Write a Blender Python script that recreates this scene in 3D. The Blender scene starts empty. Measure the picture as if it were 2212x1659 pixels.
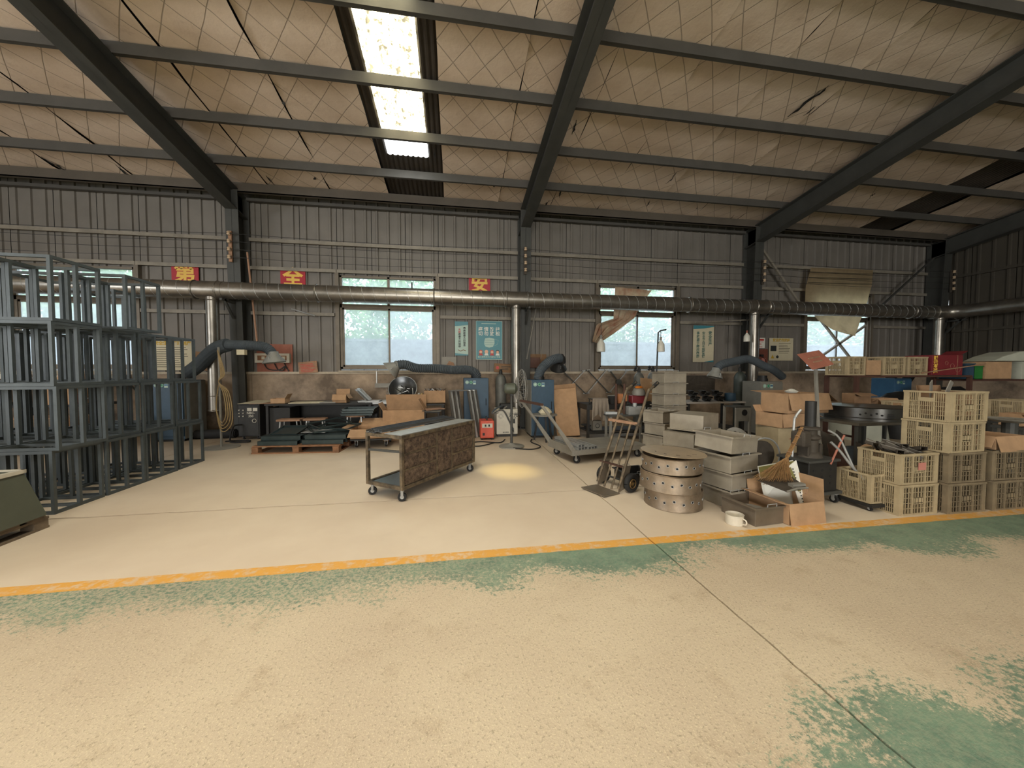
import bpy, bmesh, math, random
from mathutils import Vector, Matrix, noise
random.seed(7)
C = bpy.context.scene.collection
PI = math.pi
# ---------------------------------------------------------------- camera, world, lights, exposure
FOC, CX, CY, CH = 780.0, 1106.0, 829.5, 1.35
YAW, PIT = math.atan2(123, 780), math.atan2(29.5, 780)
cd = bpy.data.cameras.new('camera'); cam = bpy.data.objects.new('camera', cd); C.objects.link(cam)
cd.sensor_width = 36; cd.lens = FOC / 2212 * 36; cd.clip_end = 200
cam.location = (0, 0, CH); cam.rotation_euler = (PI / 2 - PIT, 0, -YAW)
sc = bpy.context.scene; sc.camera = cam
sc.view_settings.view_transform = 'Standard'; sc.view_settings.look = 'None'
sc.view_settings.gamma = 1; sc.view_settings.use_curve_mapping = False
sc.view_settings.exposure = 1.45
try:
    sc.cycles.use_denoising = True; sc.cycles.max_bounces = 8; sc.cycles.diffuse_bounces = 5
    sc.cycles.sample_clamp_indirect = 6; sc.cycles.caustics_reflective = False; sc.cycles.caustics_refractive = False
except Exception: pass
w = bpy.data.worlds.new('world'); sc.world = w; w.use_nodes = True
bg = w.node_tree.nodes['Background']; bg.inputs[0].default_value = (0.90, 0.96, 1.0, 1); bg.inputs[1].default_value = 1.1
def area(name, loc, rot, sx, sy, power, col):
    l = bpy.data.lights.new(name, 'AREA'); l.shape = 'RECTANGLE'; l.size = sx; l.size_y = sy; l.energy = power; l.color = col
    o = bpy.data.objects.new(name, l); C.objects.link(o); o.location = loc; o.rotation_euler = rot; return o
# fill lights added in unseen openings behind the camera and to the left
area('door_daylight', (-1, -15.2, 2.2), (PI / 2, 0, 0), 9, 3.6, 520, (1, 0.96, 0.90))
area('window_daylight', (-12.3, -2, 2.4), (PI / 2, 0, -PI / 2), 6, 2.2, 160, (0.95, 0.97, 1))
spot = bpy.data.lights.new('sunbeam', 'SPOT'); spot.energy = 300; spot.color = (1, .78, .22); spot.spot_size = math.radians(9); spot.spot_blend = 1; spot.shadow_soft_size = .04
so = bpy.data.objects.new('sunbeam', spot); C.objects.link(so); so.location = (-.84, 6.9, 5.30)   # sun slipping past the clear roof sheet
so.rotation_euler = (Vector((.72, 4.75, 0)) - Vector(so.location)).to_track_quat('-Z', 'Y').to_euler()
SKY_L = 9.5   # radiance of the translucent roof sheets

# ---------------------------------------------------------------- picture to place helpers
def ray(px, py):
    x = (px - CX) / FOC; z = -(py - CY) / FOC
    fy = math.cos(PIT) + z * math.sin(PIT); fz = -math.sin(PIT) + z * math.cos(PIT)
    return Vector((x * math.cos(YAW) + fy * math.sin(YAW), -x * math.sin(YAW) + fy * math.cos(YAW), fz))
def at(px, py, Y):
    r = ray(px, py); t = Y / r.y; return Vector((r.x * t, Y, CH + r.z * t))
def gp(px, py, z=0):
    r = ray(px, py); t = (z - CH) / r.z; return Vector((r.x * t, r.y * t, z))
def dp(px, py, d):
    r = ray(px, py); return Vector((0, 0, CH)) + r * d
def X(px, Y): return at(px, 860, Y).x
def Z(px, py, Y): return at(px, py, Y).z

# ---------------------------------------------------------------- materials
def lin(c):
    return tuple(((v / 255) / 12.92 if v / 255 <= 0.04045 else ((v / 255 + 0.055) / 1.055) ** 2.4) for v in c)
MC = {}
def mat(name, c, rough=0.7, metal=0.0, var=0.25, scale=6, bump=0.1, c2=None, det=8, emit=None, thr=(0.35, 0.7)):
    if name in MC: return MC[name]
    m = bpy.data.materials.new(name); m.use_nodes = True; MC[name] = m
    nt = m.node_tree; b = nt.nodes['Principled BSDF']
    a = lin(c); d = lin(c2) if c2 else tuple(v * (1 - var) for v in a)
    tc = nt.nodes.new('ShaderNodeTexCoord'); n = nt.nodes.new('ShaderNodeTexNoise')
    n.inputs['Scale'].default_value = scale; n.inputs['Detail'].default_value = det; n.inputs['Roughness'].default_value = 0.65
    nt.links.new(tc.outputs['Object'], n.inputs['Vector'])
    r = nt.nodes.new('ShaderNodeValToRGB')
    r.color_ramp.elements[0].position = thr[0]; r.color_ramp.elements[1].position = thr[1]
    r.color_ramp.elements[0].color = (*d, 1); r.color_ramp.elements[1].color = (*a, 1)
    nt.links.new(n.outputs['Fac'], r.inputs['Fac']); nt.links.new(r.outputs['Color'], b.inputs['Base Color'])
    b.inputs['Roughness'].default_value = rough; b.inputs['Metallic'].default_value = metal
    if bump:
        bp = nt.nodes.new('ShaderNodeBump'); bp.inputs['Strength'].default_value = bump; bp.inputs['Distance'].default_value = 0.02
        nt.links.new(n.outputs['Fac'], bp.inputs['Height']); nt.links.new(bp.outputs['Normal'], b.inputs['Normal'])
    if emit:
        b.inputs['Emission Color'].default_value = (*emit[0], 1); b.inputs['Emission Strength'].default_value = emit[1]
    return m
class N:   # tiny node helper
    def __init__(s, m): s.nt = m.node_tree; s.L = s.nt.links
    def math(s, op, a, b=None, c=None):
        n = s.nt.nodes.new('ShaderNodeMath'); n.operation = op
        for i, v in enumerate((a, b, c)):
            if v is None: continue
            if isinstance(v, (int, float)): n.inputs[i].default_value = v
            else: s.L.new(v, n.inputs[i])
        return n.outputs[0]
    def noise(s, vec, scale, det=6, rough=0.6):
        n = s.nt.nodes.new('ShaderNodeTexNoise'); n.inputs['Scale'].default_value = scale
        n.inputs['Detail'].default_value = det; n.inputs['Roughness'].default_value = rough
        s.L.new(vec, n.inputs['Vector']); return n.outputs['Fac']
    def step(s, v, lo, hi):
        n = s.nt.nodes.new('ShaderNodeMapRange'); n.inputs[1].default_value = lo; n.inputs[2].default_value = hi
        n.interpolation_type = 'SMOOTHSTEP'; s.L.new(v, n.inputs[0]); return n.outputs[0]
    def mix(s, f, a, b):
        n = s.nt.nodes.new('ShaderNodeMix'); n.data_type = 'RGBA'
        if isinstance(f, (int, float)): n.inputs[0].default_value = f
        else: s.L.new(f, n.inputs[0])
        for i, v in ((6, a), (7, b)):
            if isinstance(v, tuple): n.inputs[i].default_value = (*v, 1)
            else: s.L.new(v, n.inputs[i])
        return n.outputs[2]
    def xyz(s):
        tc = s.nt.nodes.new('ShaderNodeTexCoord'); sp = s.nt.nodes.new('ShaderNodeSeparateXYZ')
        s.L.new(tc.outputs['Object'], sp.inputs[0]); return tc.outputs['Object'], sp.outputs[0], sp.outputs[1], sp.outputs[2]

def floor_mat():
    m = bpy.data.materials.new('worn_painted_concrete'); m.use_nodes = True; k = N(m); b = m.node_tree.nodes['Principled BSDF']
    P, x, y, z = k.xyz()
    big = k.noise(P, 0.6, 5); mid = k.noise(P, 5, 8, .7); fine = k.noise(P, 66, 4, .75); spk = k.noise(P, 130, 2, .5)
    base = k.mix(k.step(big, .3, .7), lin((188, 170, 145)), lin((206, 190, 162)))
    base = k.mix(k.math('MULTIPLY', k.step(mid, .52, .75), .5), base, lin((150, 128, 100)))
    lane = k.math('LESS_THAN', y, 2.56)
    base = k.mix(lane, k.mix(k.step(big, .3, .7), lin((206, 188, 164)), lin((220, 204, 180))), base)  # smoother concrete beyond the lane, colour lifted in place of missing roof light
    pits = k.math('MULTIPLY', k.math('MULTIPLY', k.step(fine, .54, .64), lane), .5)
    base = k.mix(pits, base, lin((120, 108, 82)))
    lite = k.math('MULTIPLY', k.math('MULTIPLY', k.step(spk, .56, .66), lane), .5)
    base = k.mix(lite, base, lin((225, 212, 176)))
    # green paint left along the edges of the lane
    nn = k.math('ADD', k.math('MULTIPLY', k.math('SUBTRACT', k.noise(P, 1.3, 3), .5), .9), k.math('MULTIPLY', k.math('SUBTRACT', k.noise(P, 34, 8, .8), .5), 1.35))
    farb = k.math('SUBTRACT', y, k.math('SUBTRACT', k.math('ADD', 2.27, k.math('MULTIPLY', k.step(x, 1.5, 2.0), .10)), k.math('MULTIPLY', k.step(x, 1.8, 4.5), .26)))
    gf = k.step(k.math('ADD', farb, nn), -.06, .06)
    nearb = k.math('SUBTRACT', k.math('ADD', .93, k.math('MULTIPLY', k.step(x, .2, 2.6), .28)), y)
    nearb = k.math('SUBTRACT', nearb, k.math('MULTIPLY', k.step(x, .75, .1), .5))
    gn = k.step(k.math('ADD', nearb, nn), -.06, .06)
    g = k.math('MULTIPLY', k.math('MAXIMUM', gf, gn), lane)
    wear = k.step(k.noise(P, 42, 8, .8), .44, .54)
    g = k.math('MULTIPLY', g, k.math('SUBTRACT', 1.0, k.math('MULTIPLY', wear, k.math('ADD', .15, k.math('MULTIPLY', k.step(x, .9, -1.2), .6)))))
    green = k.mix(k.step(mid, .35, .65), lin((82, 116, 98)), lin((112, 142, 118)))
    col = k.mix(k.math('MULTIPLY', g, .93), base, green)
    # yellow line
    yl = k.math('MULTIPLY', k.math('GREATER_THAN', y, 2.555), k.math('LESS_THAN', y, 2.665))
    yw = k.math('MULTIPLY', yl, k.step(k.math('ADD', k.noise(P, 14, 6, .7), k.math('MULTIPLY', k.noise(P, 1.1, 2), .35)), .52, .72))
    col = k.mix(k.math('ADD', k.math('MULTIPLY', yw, .66), k.math('MULTIPLY', yl, .22)), col, lin((222, 158, 44)))
    # dirt towards the work area by the wall
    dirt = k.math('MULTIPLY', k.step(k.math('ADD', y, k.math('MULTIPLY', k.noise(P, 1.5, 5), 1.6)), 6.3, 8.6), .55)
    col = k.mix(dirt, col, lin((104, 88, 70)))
    k.L.new(col, b.inputs['Base Color']); b.inputs['Roughness'].default_value = .55
    bp = m.node_tree.nodes.new('ShaderNodeBump'); bp.inputs['Strength'].default_value = .35; bp.inputs['Distance'].default_value = .01
    h = k.math('ADD', k.math('MULTIPLY', k.math('MULTIPLY', fine, lane), 1.0), k.math('MULTIPLY', mid, .3))
    k.L.new(h, bp.inputs['Height']); k.L.new(bp.outputs['Normal'], b.inputs['Normal']); return m

def quilt_mat():
    m = bpy.data.materials.new('quilted_roof_insulation'); m.use_nodes = True; k = N(m); b = m.node_tree.nodes['Principled BSDF']
    P, x, y, z = k.xyz()
    wob = k.math('MULTIPLY', k.noise(P, 1.2, 3), .12)
    def lines(s):
        u = k.math('ADD', k.math('DIVIDE', k.math('ADD', k.math('MULTIPLY', y, .8), k.math('MULTIPLY', x, s)), .44), wob)
        f = k.math('ABSOLUTE', k.math('SUBTRACT', k.math('FRACT', u), .5)); return k.step(f, .022, .008)
    ln = k.math('MAXIMUM', lines(1), lines(-1))
    base = k.mix(k.step(k.noise(P, .9, 5), .3, .7), lin((200, 178, 156)), lin((220, 200, 180)))
    base = k.mix(k.math('MULTIPLY', k.step(k.noise(P, 3.1, 8, .75), .58, .72), .3), base, lin((128, 92, 66)))
    col = k.mix(k.math('MULTIPLY', ln, .5), base, lin((70, 56, 42)))
    k.L.new(col, b.inputs['Base Color']); b.inputs['Roughness'].default_value = .75
    bp = m.node_tree.nodes.new('ShaderNodeBump'); bp.inputs['Strength'].default_value = .5; bp.inputs['Distance'].default_value = .03
    k.L.new(k.math('SUBTRACT', k.noise(P, 3, 6), k.math('MULTIPLY', ln, .4)), bp.inputs['Height']); k.L.new(bp.outputs['Normal'], b.inputs['Normal']); return m

def skylight_mat(name, tint, s, dirt=0.0):
    m = bpy.data.materials.new(name); m.use_nodes = True; k = N(m); b = m.node_tree.nodes['Principled BSDF']
    P, x, y, z = k.xyz()
    st = k.noise(P, 2.0, 6); cor = k.math('SINE', k.math('MULTIPLY', x, 130))
    v = k.math('ADD', k.math('MULTIPLY', k.step(st, .3, .7), .35), k.math('ADD', .72, k.math('MULTIPLY', cor, .06)))
    if dirt:   # grime baked onto the old fibreglass: streaks down the slope
        mp = m.node_tree.nodes.new('ShaderNodeMapping'); mp.inputs['Scale'].default_value = (9, .8, 1); k.L.new(P, mp.inputs[0])
        g = k.step(k.noise(mp.outputs[0], 1.4, 9, .75), .30, .47); g2 = k.step(k.noise(P, 9, 5, .7), .35, .6)
        v = k.math('MULTIPLY', v, k.math('SUBTRACT', 1.0, k.math('MULTIPLY', k.math('MULTIPLY', g, k.math('ADD', .6, k.math('MULTIPLY', g2, .4))), dirt)))
    k.L.new(k.math('MULTIPLY', v, s), b.inputs['Emission Strength']); b.inputs['Emission Color'].default_value = (*tint, 1)
    b.inputs['Base Color'].default_value = (.6, .55, .42, 1); return m

def glass_mat(name, milk, tint, streak=.3):
    m = bpy.data.materials.new(name); m.use_nodes = True; nt = m.node_tree; k = N(m); nt.nodes.remove(nt.nodes['Principled BSDF'])
    out = nt.nodes['Material Output']; P, x, y, z = k.xyz()
    t = nt.nodes.new('ShaderNodeBsdfTransparent'); tr = nt.nodes.new('ShaderNodeBsdfTranslucent'); tr.inputs[0].default_value = (*tint, 1)
    t.inputs[0].default_value = (.93, .97, 1, 1)
    mx = nt.nodes.new('ShaderNodeMixShader')
    k.L.new(k.math('ADD', milk, k.math('MULTIPLY', k.math('SUBTRACT', k.noise(P, 3, 8, .7), .5), streak)), mx.inputs[0])
    k.L.new(t.outputs[0], mx.inputs[1]); k.L.new(tr.outputs[0], mx.inputs[2]); k.L.new(mx.outputs[0], out.inputs[0]); return m

def spiral_duct_mat():
    m = mat('dusty_galvanised_duct', (158, 152, 142), .34, .85, .35, 4, .08)
    return m

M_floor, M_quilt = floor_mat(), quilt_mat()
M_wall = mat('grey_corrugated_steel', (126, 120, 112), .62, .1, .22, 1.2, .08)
M_wallr = mat('sooty_wall_sheet', (74, 68, 58), .75, .0, .25, 1.0, .08)  # right wall sheets and girts, darker than the back wall
M_girt = mat('galvanised_girt', (150, 142, 128), .6, .1, .3, 5, .05)
M_steel = mat('dark_painted_steel', (74, 74, 70), .6, .2, .25, 3, .05)
M_purlin = mat('grey_primer_steel', (88, 85, 80), .6, .25, .2, 3, .05)
M_eave = mat('eave_beam_grey', (92, 84, 74), .65, .1, .25, 2, .05)
M_conc = mat('stained_render', (184, 162, 138), .9, 0, .5, 1.6, .25, c2=(104, 90, 76))
M_cap = mat('pale_window_ledge', (186, 172, 150), .7, 0, .25, 8, .1)
M_alu = mat('dusty_window_frame', (122, 112, 98), .5, .3, .25, 6, .05)
M_duct = spiral_duct_mat()
M_galv = mat('galvanised_steel', (184, 185, 182), .4, .4, .3, 9, .05)
M_cage = mat('slate_painted_tube', (78, 85, 86), .45, .2, .3, 7, .04)
M_cart = mat('worn_cart_frame', (128, 112, 88), .65, .4, .5, 14, .2, c2=(66, 58, 48))
M_bar = mat('grey_steel_bar', (124, 128, 132), .35, .5, .35, 12, .05)
M_rust = mat('rusty_slag_panel', (122, 102, 82), .95, .1, .5, 26, 1.0, c2=(54, 40, 30), det=12)
M_dark = mat('black_paint', (44, 43, 41), .55, .2, .3, 9, .08)
M_rub = mat('black_rubber', (30, 29, 28), .8, 0, .3, 12, .1)
M_card = mat('brown_cardboard', (182, 146, 110), .85, 0, .25, 7, .05)
M_card2 = mat('dull_cardboard', (146, 114, 84), .88, 0, .3, 6, .08)
M_wood = mat('pallet_wood', (150, 108, 76), .8, 0, .45, 10, .2)
M_woodg = mat('grey_pallet_wood', (118, 102, 82), .85, 0, .4, 10, .2)
M_seat = mat('worn_board_seat', (168, 130, 102), .8, 0, .35, 12, .1)
M_green = mat('dark_green_sheet', (62, 74, 74), .35, .35, .3, 8, .04)
M_blue = mat('blue_cabinet_paint', (52, 78, 98), .5, .1, .25, 5, .05)
M_blue2 = mat('bright_blue_paint', (62, 106, 142), .5, .1, .2, 5, .05)
M_cream = mat('cream_cabinet_paint', (200, 194, 178), .5, 0, .15, 5, .03)
M_grey = mat('grey_cabinet_side', (132, 128, 118), .55, .1, .25, 4, .05)
M_red = mat('orange_red_plastic', (206, 84, 60), .45, 0, .18, 6, .03)
M_box = mat('dusty_stainless_box', (176, 166, 148), .45, .3, .28, 4, .06)
M_boxd = mat('brown_dusted_steel', (128, 116, 100), .5, .4, .3, 4, .06)
M_ring = mat('heat_tinted_steel', (156, 138, 116), .45, .6, .45, 7, .06)
M_crate = mat('dusty_plastic_crate', (176, 158, 124), .7, 0, .25, 7, .06)
M_crated = mat('dirty_plastic_crate', (134, 118, 92), .75, 0, .35, 7, .06)
M_hose = mat('dusty_blue_hose', (74, 82, 88), .8, 0, .3, 8, .1)
M_hood = mat('grey_hood', (140, 140, 134), .6, .2, .25, 8, .05)
M_cyl = mat('grey_gas_cylinder', (116, 116, 110), .55, .2, .4, 6, .08)
M_tan = mat('straw', (176, 136, 88), .9, 0, .5, 40, .1)
M_cloth = mat('grey_brown_cloth', (138, 126, 112), .95, 0, .2, 8, .1)
M_rag = mat('stained_red_brown_cloth', (150, 102, 78), .95, 0, .4, 4, .1, c2=(180, 160, 130))
M_tarp = mat('cream_tarpaulin', (196, 172, 134), .85, 0, .3, 2, .1)
M_signr = mat('sign_red', (176, 30, 44), .5, 0, .12, 6, .0)
M_signy = mat('sign_yellow', (236, 190, 84), .5, 0, .08, 6, .0)
M_teal = mat('poster_teal', (70, 136, 146), .45, 0, .12, 3, .0)
M_tealw = mat('poster_pale_teal', (180, 204, 190), .5, 0, .1, 3, .0)
M_paper = mat('poster_cream', (206, 196, 166), .6, 0, .15, 3, .0)
M_white = mat('poster_white', (226, 224, 212), .5, 0, .08, 5, .0)
M_ink = mat('print_ink', (40, 44, 42), .6, 0, .1, 5, 0)
M_inkg = mat('print_green', (44, 128, 92), .5, 0, .1, 5, 0)
M_inkr = mat('print_red', (190, 60, 50), .5, 0, .1, 5, 0)
M_skin = mat('print_skin', (230, 180, 150), .5, 0, .1, 5, 0)
M_plank = mat('brown_shelf_board', (78, 48, 36), .8, 0, .3, 6, .1)
M_maroon = mat('maroon_plastic', (122, 40, 46), .5, 0, .2, 5, .03)
M_gplas = mat('green_plastic', (40, 116, 52), .5, 0, .2, 5, .03)
M_bag = mat('pale_foam_sheet', (182, 184, 168), .8, 0, .15, 5, .1)
M_porc = mat('porcelain', (206, 180, 150), .35, 0, .25, 20, 0)
M_signp = mat('faded_red_board', (166, 104, 84), .75, 0, .3, 6, .08)
M_orange = mat('orange_cloth', (230, 130, 30), .8, 0, .2, 9, .1)
M_machg = mat('olive_machine_paint', (88, 92, 78), .5, .1, .2, 3, .03)
M_enam = mat('white_enamel', (214, 206, 188), .35, 0, .15, 12, 0)
M_castiron = mat('grey_cast_iron', (84, 76, 66), .75, .3, .4, 10, .2)
M_block = mat('concrete_block', (170, 174, 176), .95, 0, .25, 5, .2)
M_leaf = mat('tree_leaves', (190, 220, 140), .8, 0, .5, 2, 0, c2=(110, 160, 84))
M_earth = mat('outside_ground', (130, 122, 106), .95, 0, .3, 1, .1)
M_bark = mat('tree_bark', (90, 74, 58), .95, 0, .3, 8, .2)
M_dust = mat('dusty_grey_plate', (146, 142, 132), .6, .2, .25, 4, .05)
M_lid = mat('dusty_gold_plate', (176, 156, 128), .45, .4, .2, 4, .04)
M_yhose = mat('yellow_hose', (160, 136, 92), .6, 0, .2, 8, 0)
M_pipeb = mat('rusty_brown_pipe', (86, 60, 48), .7, .3, .3, 10, .1)
M_pink = mat('pink_note', (190, 124, 110), .7, 0, .1, 6, 0)
M_wglass = glass_mat('dusty_glass', .30, (.85, .95, 1)); M_wglassd = glass_mat('frosted_glass', .40, (.86, .93, 1), .35)
for m_, f_ in ((M_tarp, .55), (M_rag, .35)):   # thin cloth lets window light through
    nt_ = m_.node_tree; b_ = nt_.nodes['Principled BSDF']; tl = nt_.nodes.new('ShaderNodeBsdfTranslucent'); mx_ = nt_.nodes.new('ShaderNodeMixShader'); mx_.inputs[0].default_value = f_
    nt_.links.new(b_.inputs['Base Color'].links[0].from_socket, tl.inputs[0]); nt_.links.new(b_.outputs[0], mx_.inputs[1]); nt_.links.new(tl.outputs[0], mx_.inputs[2]); nt_.links.new(mx_.outputs[0], nt_.nodes['Material Output'].inputs[0])
M_bulb = mat('frosted_bulb', (214, 210, 196), .4, 0, .1, 8, 0)

# ---------------------------------------------------------------- mesh builder
class MB:
    def __init__(s): s.v = []; s.f = []
    def add(s, vs, fs):
        n = len(s.v); s.v += [Vector(v) for v in vs]; s.f += [tuple(i + n for i in f) for f in fs]; return s
    def box(s, x0, x1, y0, y1, z0, z1):
        return s.add([(x0, y0, z0), (x1, y0, z0), (x1, y1, z0), (x0, y1, z0), (x0, y0, z1), (x1, y0, z1), (x1, y1, z1), (x0, y1, z1)],
                     [(0, 3, 2, 1), (4, 5, 6, 7), (0, 1, 5, 4), (1, 2, 6, 5), (2, 3, 7, 6), (3, 0, 4, 7)])
    def bar(s, p, q, w, h=None, up=(0, 0, 1)):
        p, q = Vector(p), Vector(q); h = h or w; d = (q - p).normalized(); up = Vector(up)
        if abs(d.dot(up)) > .95: up = Vector((0, 1, 0)) if abs(d.y) < .9 else Vector((1, 0, 0))
        a = d.cross(up).normalized() * w / 2; b = a.cross(d).normalized() * h / 2
        return s.add([p - a - b, p + a - b, p + a + b, p - a + b, q - a - b, q + a - b, q + a + b, q - a + b],
                     [(0, 3, 2, 1), (4, 5, 6, 7), (0, 1, 5, 4), (1, 2, 6, 5), (2, 3, 7, 6), (3, 0, 4, 7)])
    def tube(s, pts, r, n=8, caps=True):
        pts = [Vector(p) for p in pts]; rs = r if isinstance(r, (list, tuple)) else [r] * len(pts)
        up = None; rings = []
        for i, p in enumerate(pts):
            d = (pts[min(i + 1, len(pts) - 1)] - pts[max(i - 1, 0)])
            d = d.normalized() if d.length > 1e-9 else Vector((0, 0, 1))
            if up is None: up = d.orthogonal().normalized()
            else:
                up = up - d * up.dot(d); up = up.normalized() if up.length > 1e-6 else d.orthogonal().normalized()
            c = d.cross(up); rings.append([p + (up * math.cos(2 * PI * k / n) + c * math.sin(2 * PI * k / n)) * rs[i] for k in range(n)])
        b = len(s.v)
        for R in rings: s.v += R
        for i in range(len(rings) - 1):
            for k in range(n):
                s.f.append((b + i * n + k, b + i * n + (k + 1) % n, b + (i + 1) * n + (k + 1) % n, b + (i + 1) * n + k))
        if caps: s.f.append(tuple(b + k for k in reversed(range(n)))); s.f.append(tuple(b + (len(rings) - 1) * n + k for k in range(n)))
        return s
    def cyl(s, p, q, r, n=16, r2=None): return s.tube([p, q], [r, r if r2 is None else r2], n)
    def lathe(s, prof, n=24, c=(0, 0, 0)):
        b = len(s.v); c = Vector(c)
        for r, z in prof:
            for k in range(n): s.v.append(c + Vector((r * math.cos(2 * PI * k / n), r * math.sin(2 * PI * k / n), z)))
        for i in range(len(prof) - 1):
            for k in range(n): s.f.append((b + i * n + k, b + i * n + (k + 1) % n, b + (i + 1) * n + (k + 1) % n, b + (i + 1) * n + k))
        return s
    def torus(s, c, R, r, ax='z', n=28, m=6, a0=0, a1=2 * PI):
        pts = []
        full = abs(a1 - a0 - 2 * PI) < 1e-6
        for i in range(n + 1):
            a = a0 + (a1 - a0) * i / n; u, v = R * math.cos(a), R * math.sin(a)
            pts.append(Vector(c) + Vector({'z': (u, v, 0), 'y': (u, 0, v), 'x': (0, u, v)}[ax]))
        return s.tube(pts, r, m, not full)
    def prism(s, pts, vec):
        pts = [Vector(p) for p in pts]; vec = Vector(vec); n = len(pts)
        fs = [tuple(reversed(range(n))), tuple(range(n, 2 * n))] + [(i, (i + 1) % n, n + (i + 1) % n, n + i) for i in range(n)]
        return s.add(pts + [p + vec for p in pts], fs)
    def xf(s, mtx): s.v = [mtx @ v for v in s.v]; return s
    def mesh(s, name, m):
        me = bpy.data.meshes.new(name); me.from_pydata([tuple(v) for v in s.v], [], s.f); me.materials.append(m); me.update(); return me
    def build(s, name, m, parent=None, smooth=False, bevel=0, label=None, kind=None, loc=None):
        me = s.mesh(name, m)
        bm = bmesh.new(); bm.from_mesh(me); bmesh.ops.recalc_face_normals(bm, faces=bm.faces); bm.to_mesh(me); bm.free()
        if smooth:
            me.shade_smooth(); me.set_sharp_from_angle(angle=math.radians(38))
        o = bpy.data.objects.new(name, me); C.objects.link(o)
        if parent: o.parent = parent
        if bevel:
            b = o.modifiers.new('bevel', 'BEVEL'); b.width = bevel; b.segments = 2; b.limit_method = 'ANGLE'
        if label: o['label'] = label
        if kind: o['kind'] = kind
        if loc: o.location = loc
        return o
def thing(name, label, cat, loc=(0, 0, 0), rz=0, group=None):
    o = bpy.data.objects.new(name, None); C.objects.link(o); o.empty_display_size = .1
    o.location = loc; o.rotation_euler = (0, 0, rz); o['label'] = label; o['category'] = cat
    if group: o['group'] = group
    return o
def tag(o, label, cat, group=None):
    o['label'] = label; o['category'] = cat
    if group: o['group'] = group
    return o
def struct(name):
    o = bpy.data.objects.new(name, None); C.objects.link(o); o['kind'] = 'structure'; return o
def kids(o): return KD.get(o.name, [])
def dup(root, loc, rz=0, label=None, group=None, sc_=None):
    ch_map = {}
    for q in list(C.objects):
        if q.parent: ch_map.setdefault(q.parent, []).append(q)
    r = root.copy(); C.objects.link(r); r.location = loc; r.rotation_euler = (r.rotation_euler.x, r.rotation_euler.y, rz)
    if sc_: r.scale = (sc_, sc_, sc_) if isinstance(sc_, (int, float)) else sc_
    if label: r['label'] = label
    if group: r['group'] = group
    for ch in ch_map.get(root, []):
        c = ch.copy(); C.objects.link(c); c.parent = r
        for g in ch_map.get(ch, []):
            d = g.copy(); C.objects.link(d); d.parent = c
    return r
def move(o, loc, rz=0): o.location = loc; o.rotation_euler = (0, 0, rz); return o
def spline(pts, per=8):
    pts = [Vector(p) for p in pts]; P = [pts[0]] + pts + [pts[-1]]; out = []
    for i in range(1, len(P) - 2):
        for k in range(per):
            t = k / per; a, b, c, d = P[i - 1], P[i], P[i + 1], P[i + 2]
            out.append(.5 * ((2 * b) + (c - a) * t + (2 * a - 5 * b + 4 * c - d) * t * t + (3 * b - a - 3 * c + d) * t ** 3))
    return out + [pts[-1]]
TXC = {}
def text(s, size, m, parent, loc, rot=(PI / 2, 0, 0), bold=0.0, name='lettering', spacing=1.0, line=1.0, align='CENTER', depth=.0015):
    cu = bpy.data.curves.new('t', 'FONT'); cu.body = s; cu.size = size; cu.align_x = align; cu.align_y = 'CENTER'
    cu.offset = bold; cu.extrude = depth; cu.space_character = spacing; cu.space_line = line; cu.resolution_u = 2
    o = bpy.data.objects.new('t', cu); C.objects.link(o)
    me = bpy.data.meshes.new_from_object(o.evaluated_get(bpy.context.evaluated_depsgraph_get()))
    bpy.data.objects.remove(o); bpy.data.curves.remove(cu)
    me.materials.clear(); me.materials.append(m)
    q = bpy.data.objects.new(name, me); C.objects.link(q); q.parent = parent; q.location = loc; q.rotation_euler = rot; return q
def flat(s_pts, m, parent, name, y=-.001, th=.0015):
    """a flat printed shape on a board whose face looks towards -y"""
    return MB().prism([(a, y, b) for a, b in s_pts], (0, -th, 0)).build(name, m, parent)
def disc_pts(cx, cz, r, n=16, sx=1, sz=1): return [(cx + r * sx * math.cos(2 * PI * i / n), cz + r * sz * math.sin(2 * PI * i / n)) for i in range(n)]
def rect_pts(x0, x1, z0, z1): return [(x0, z0), (x1, z0), (x1, z1), (x0, z1)]

# ================================================================ SETTING
YW, XR, XL, YB, ZC = 8.6, 13.8, -12.6, -15.4, 1.30
COLX = [-10.4, -4.4, 1.6, 7.6, 13.55]
WINC = [-7.47, -1.47, 4.55, 10.5]
RIDGE = -3.4
def zr(y): return 5.12 + .145 * (8.5 - y) if y > RIDGE else 5.12 + .145 * (8.5 - RIDGE) - .145 * (RIDGE - y)
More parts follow.
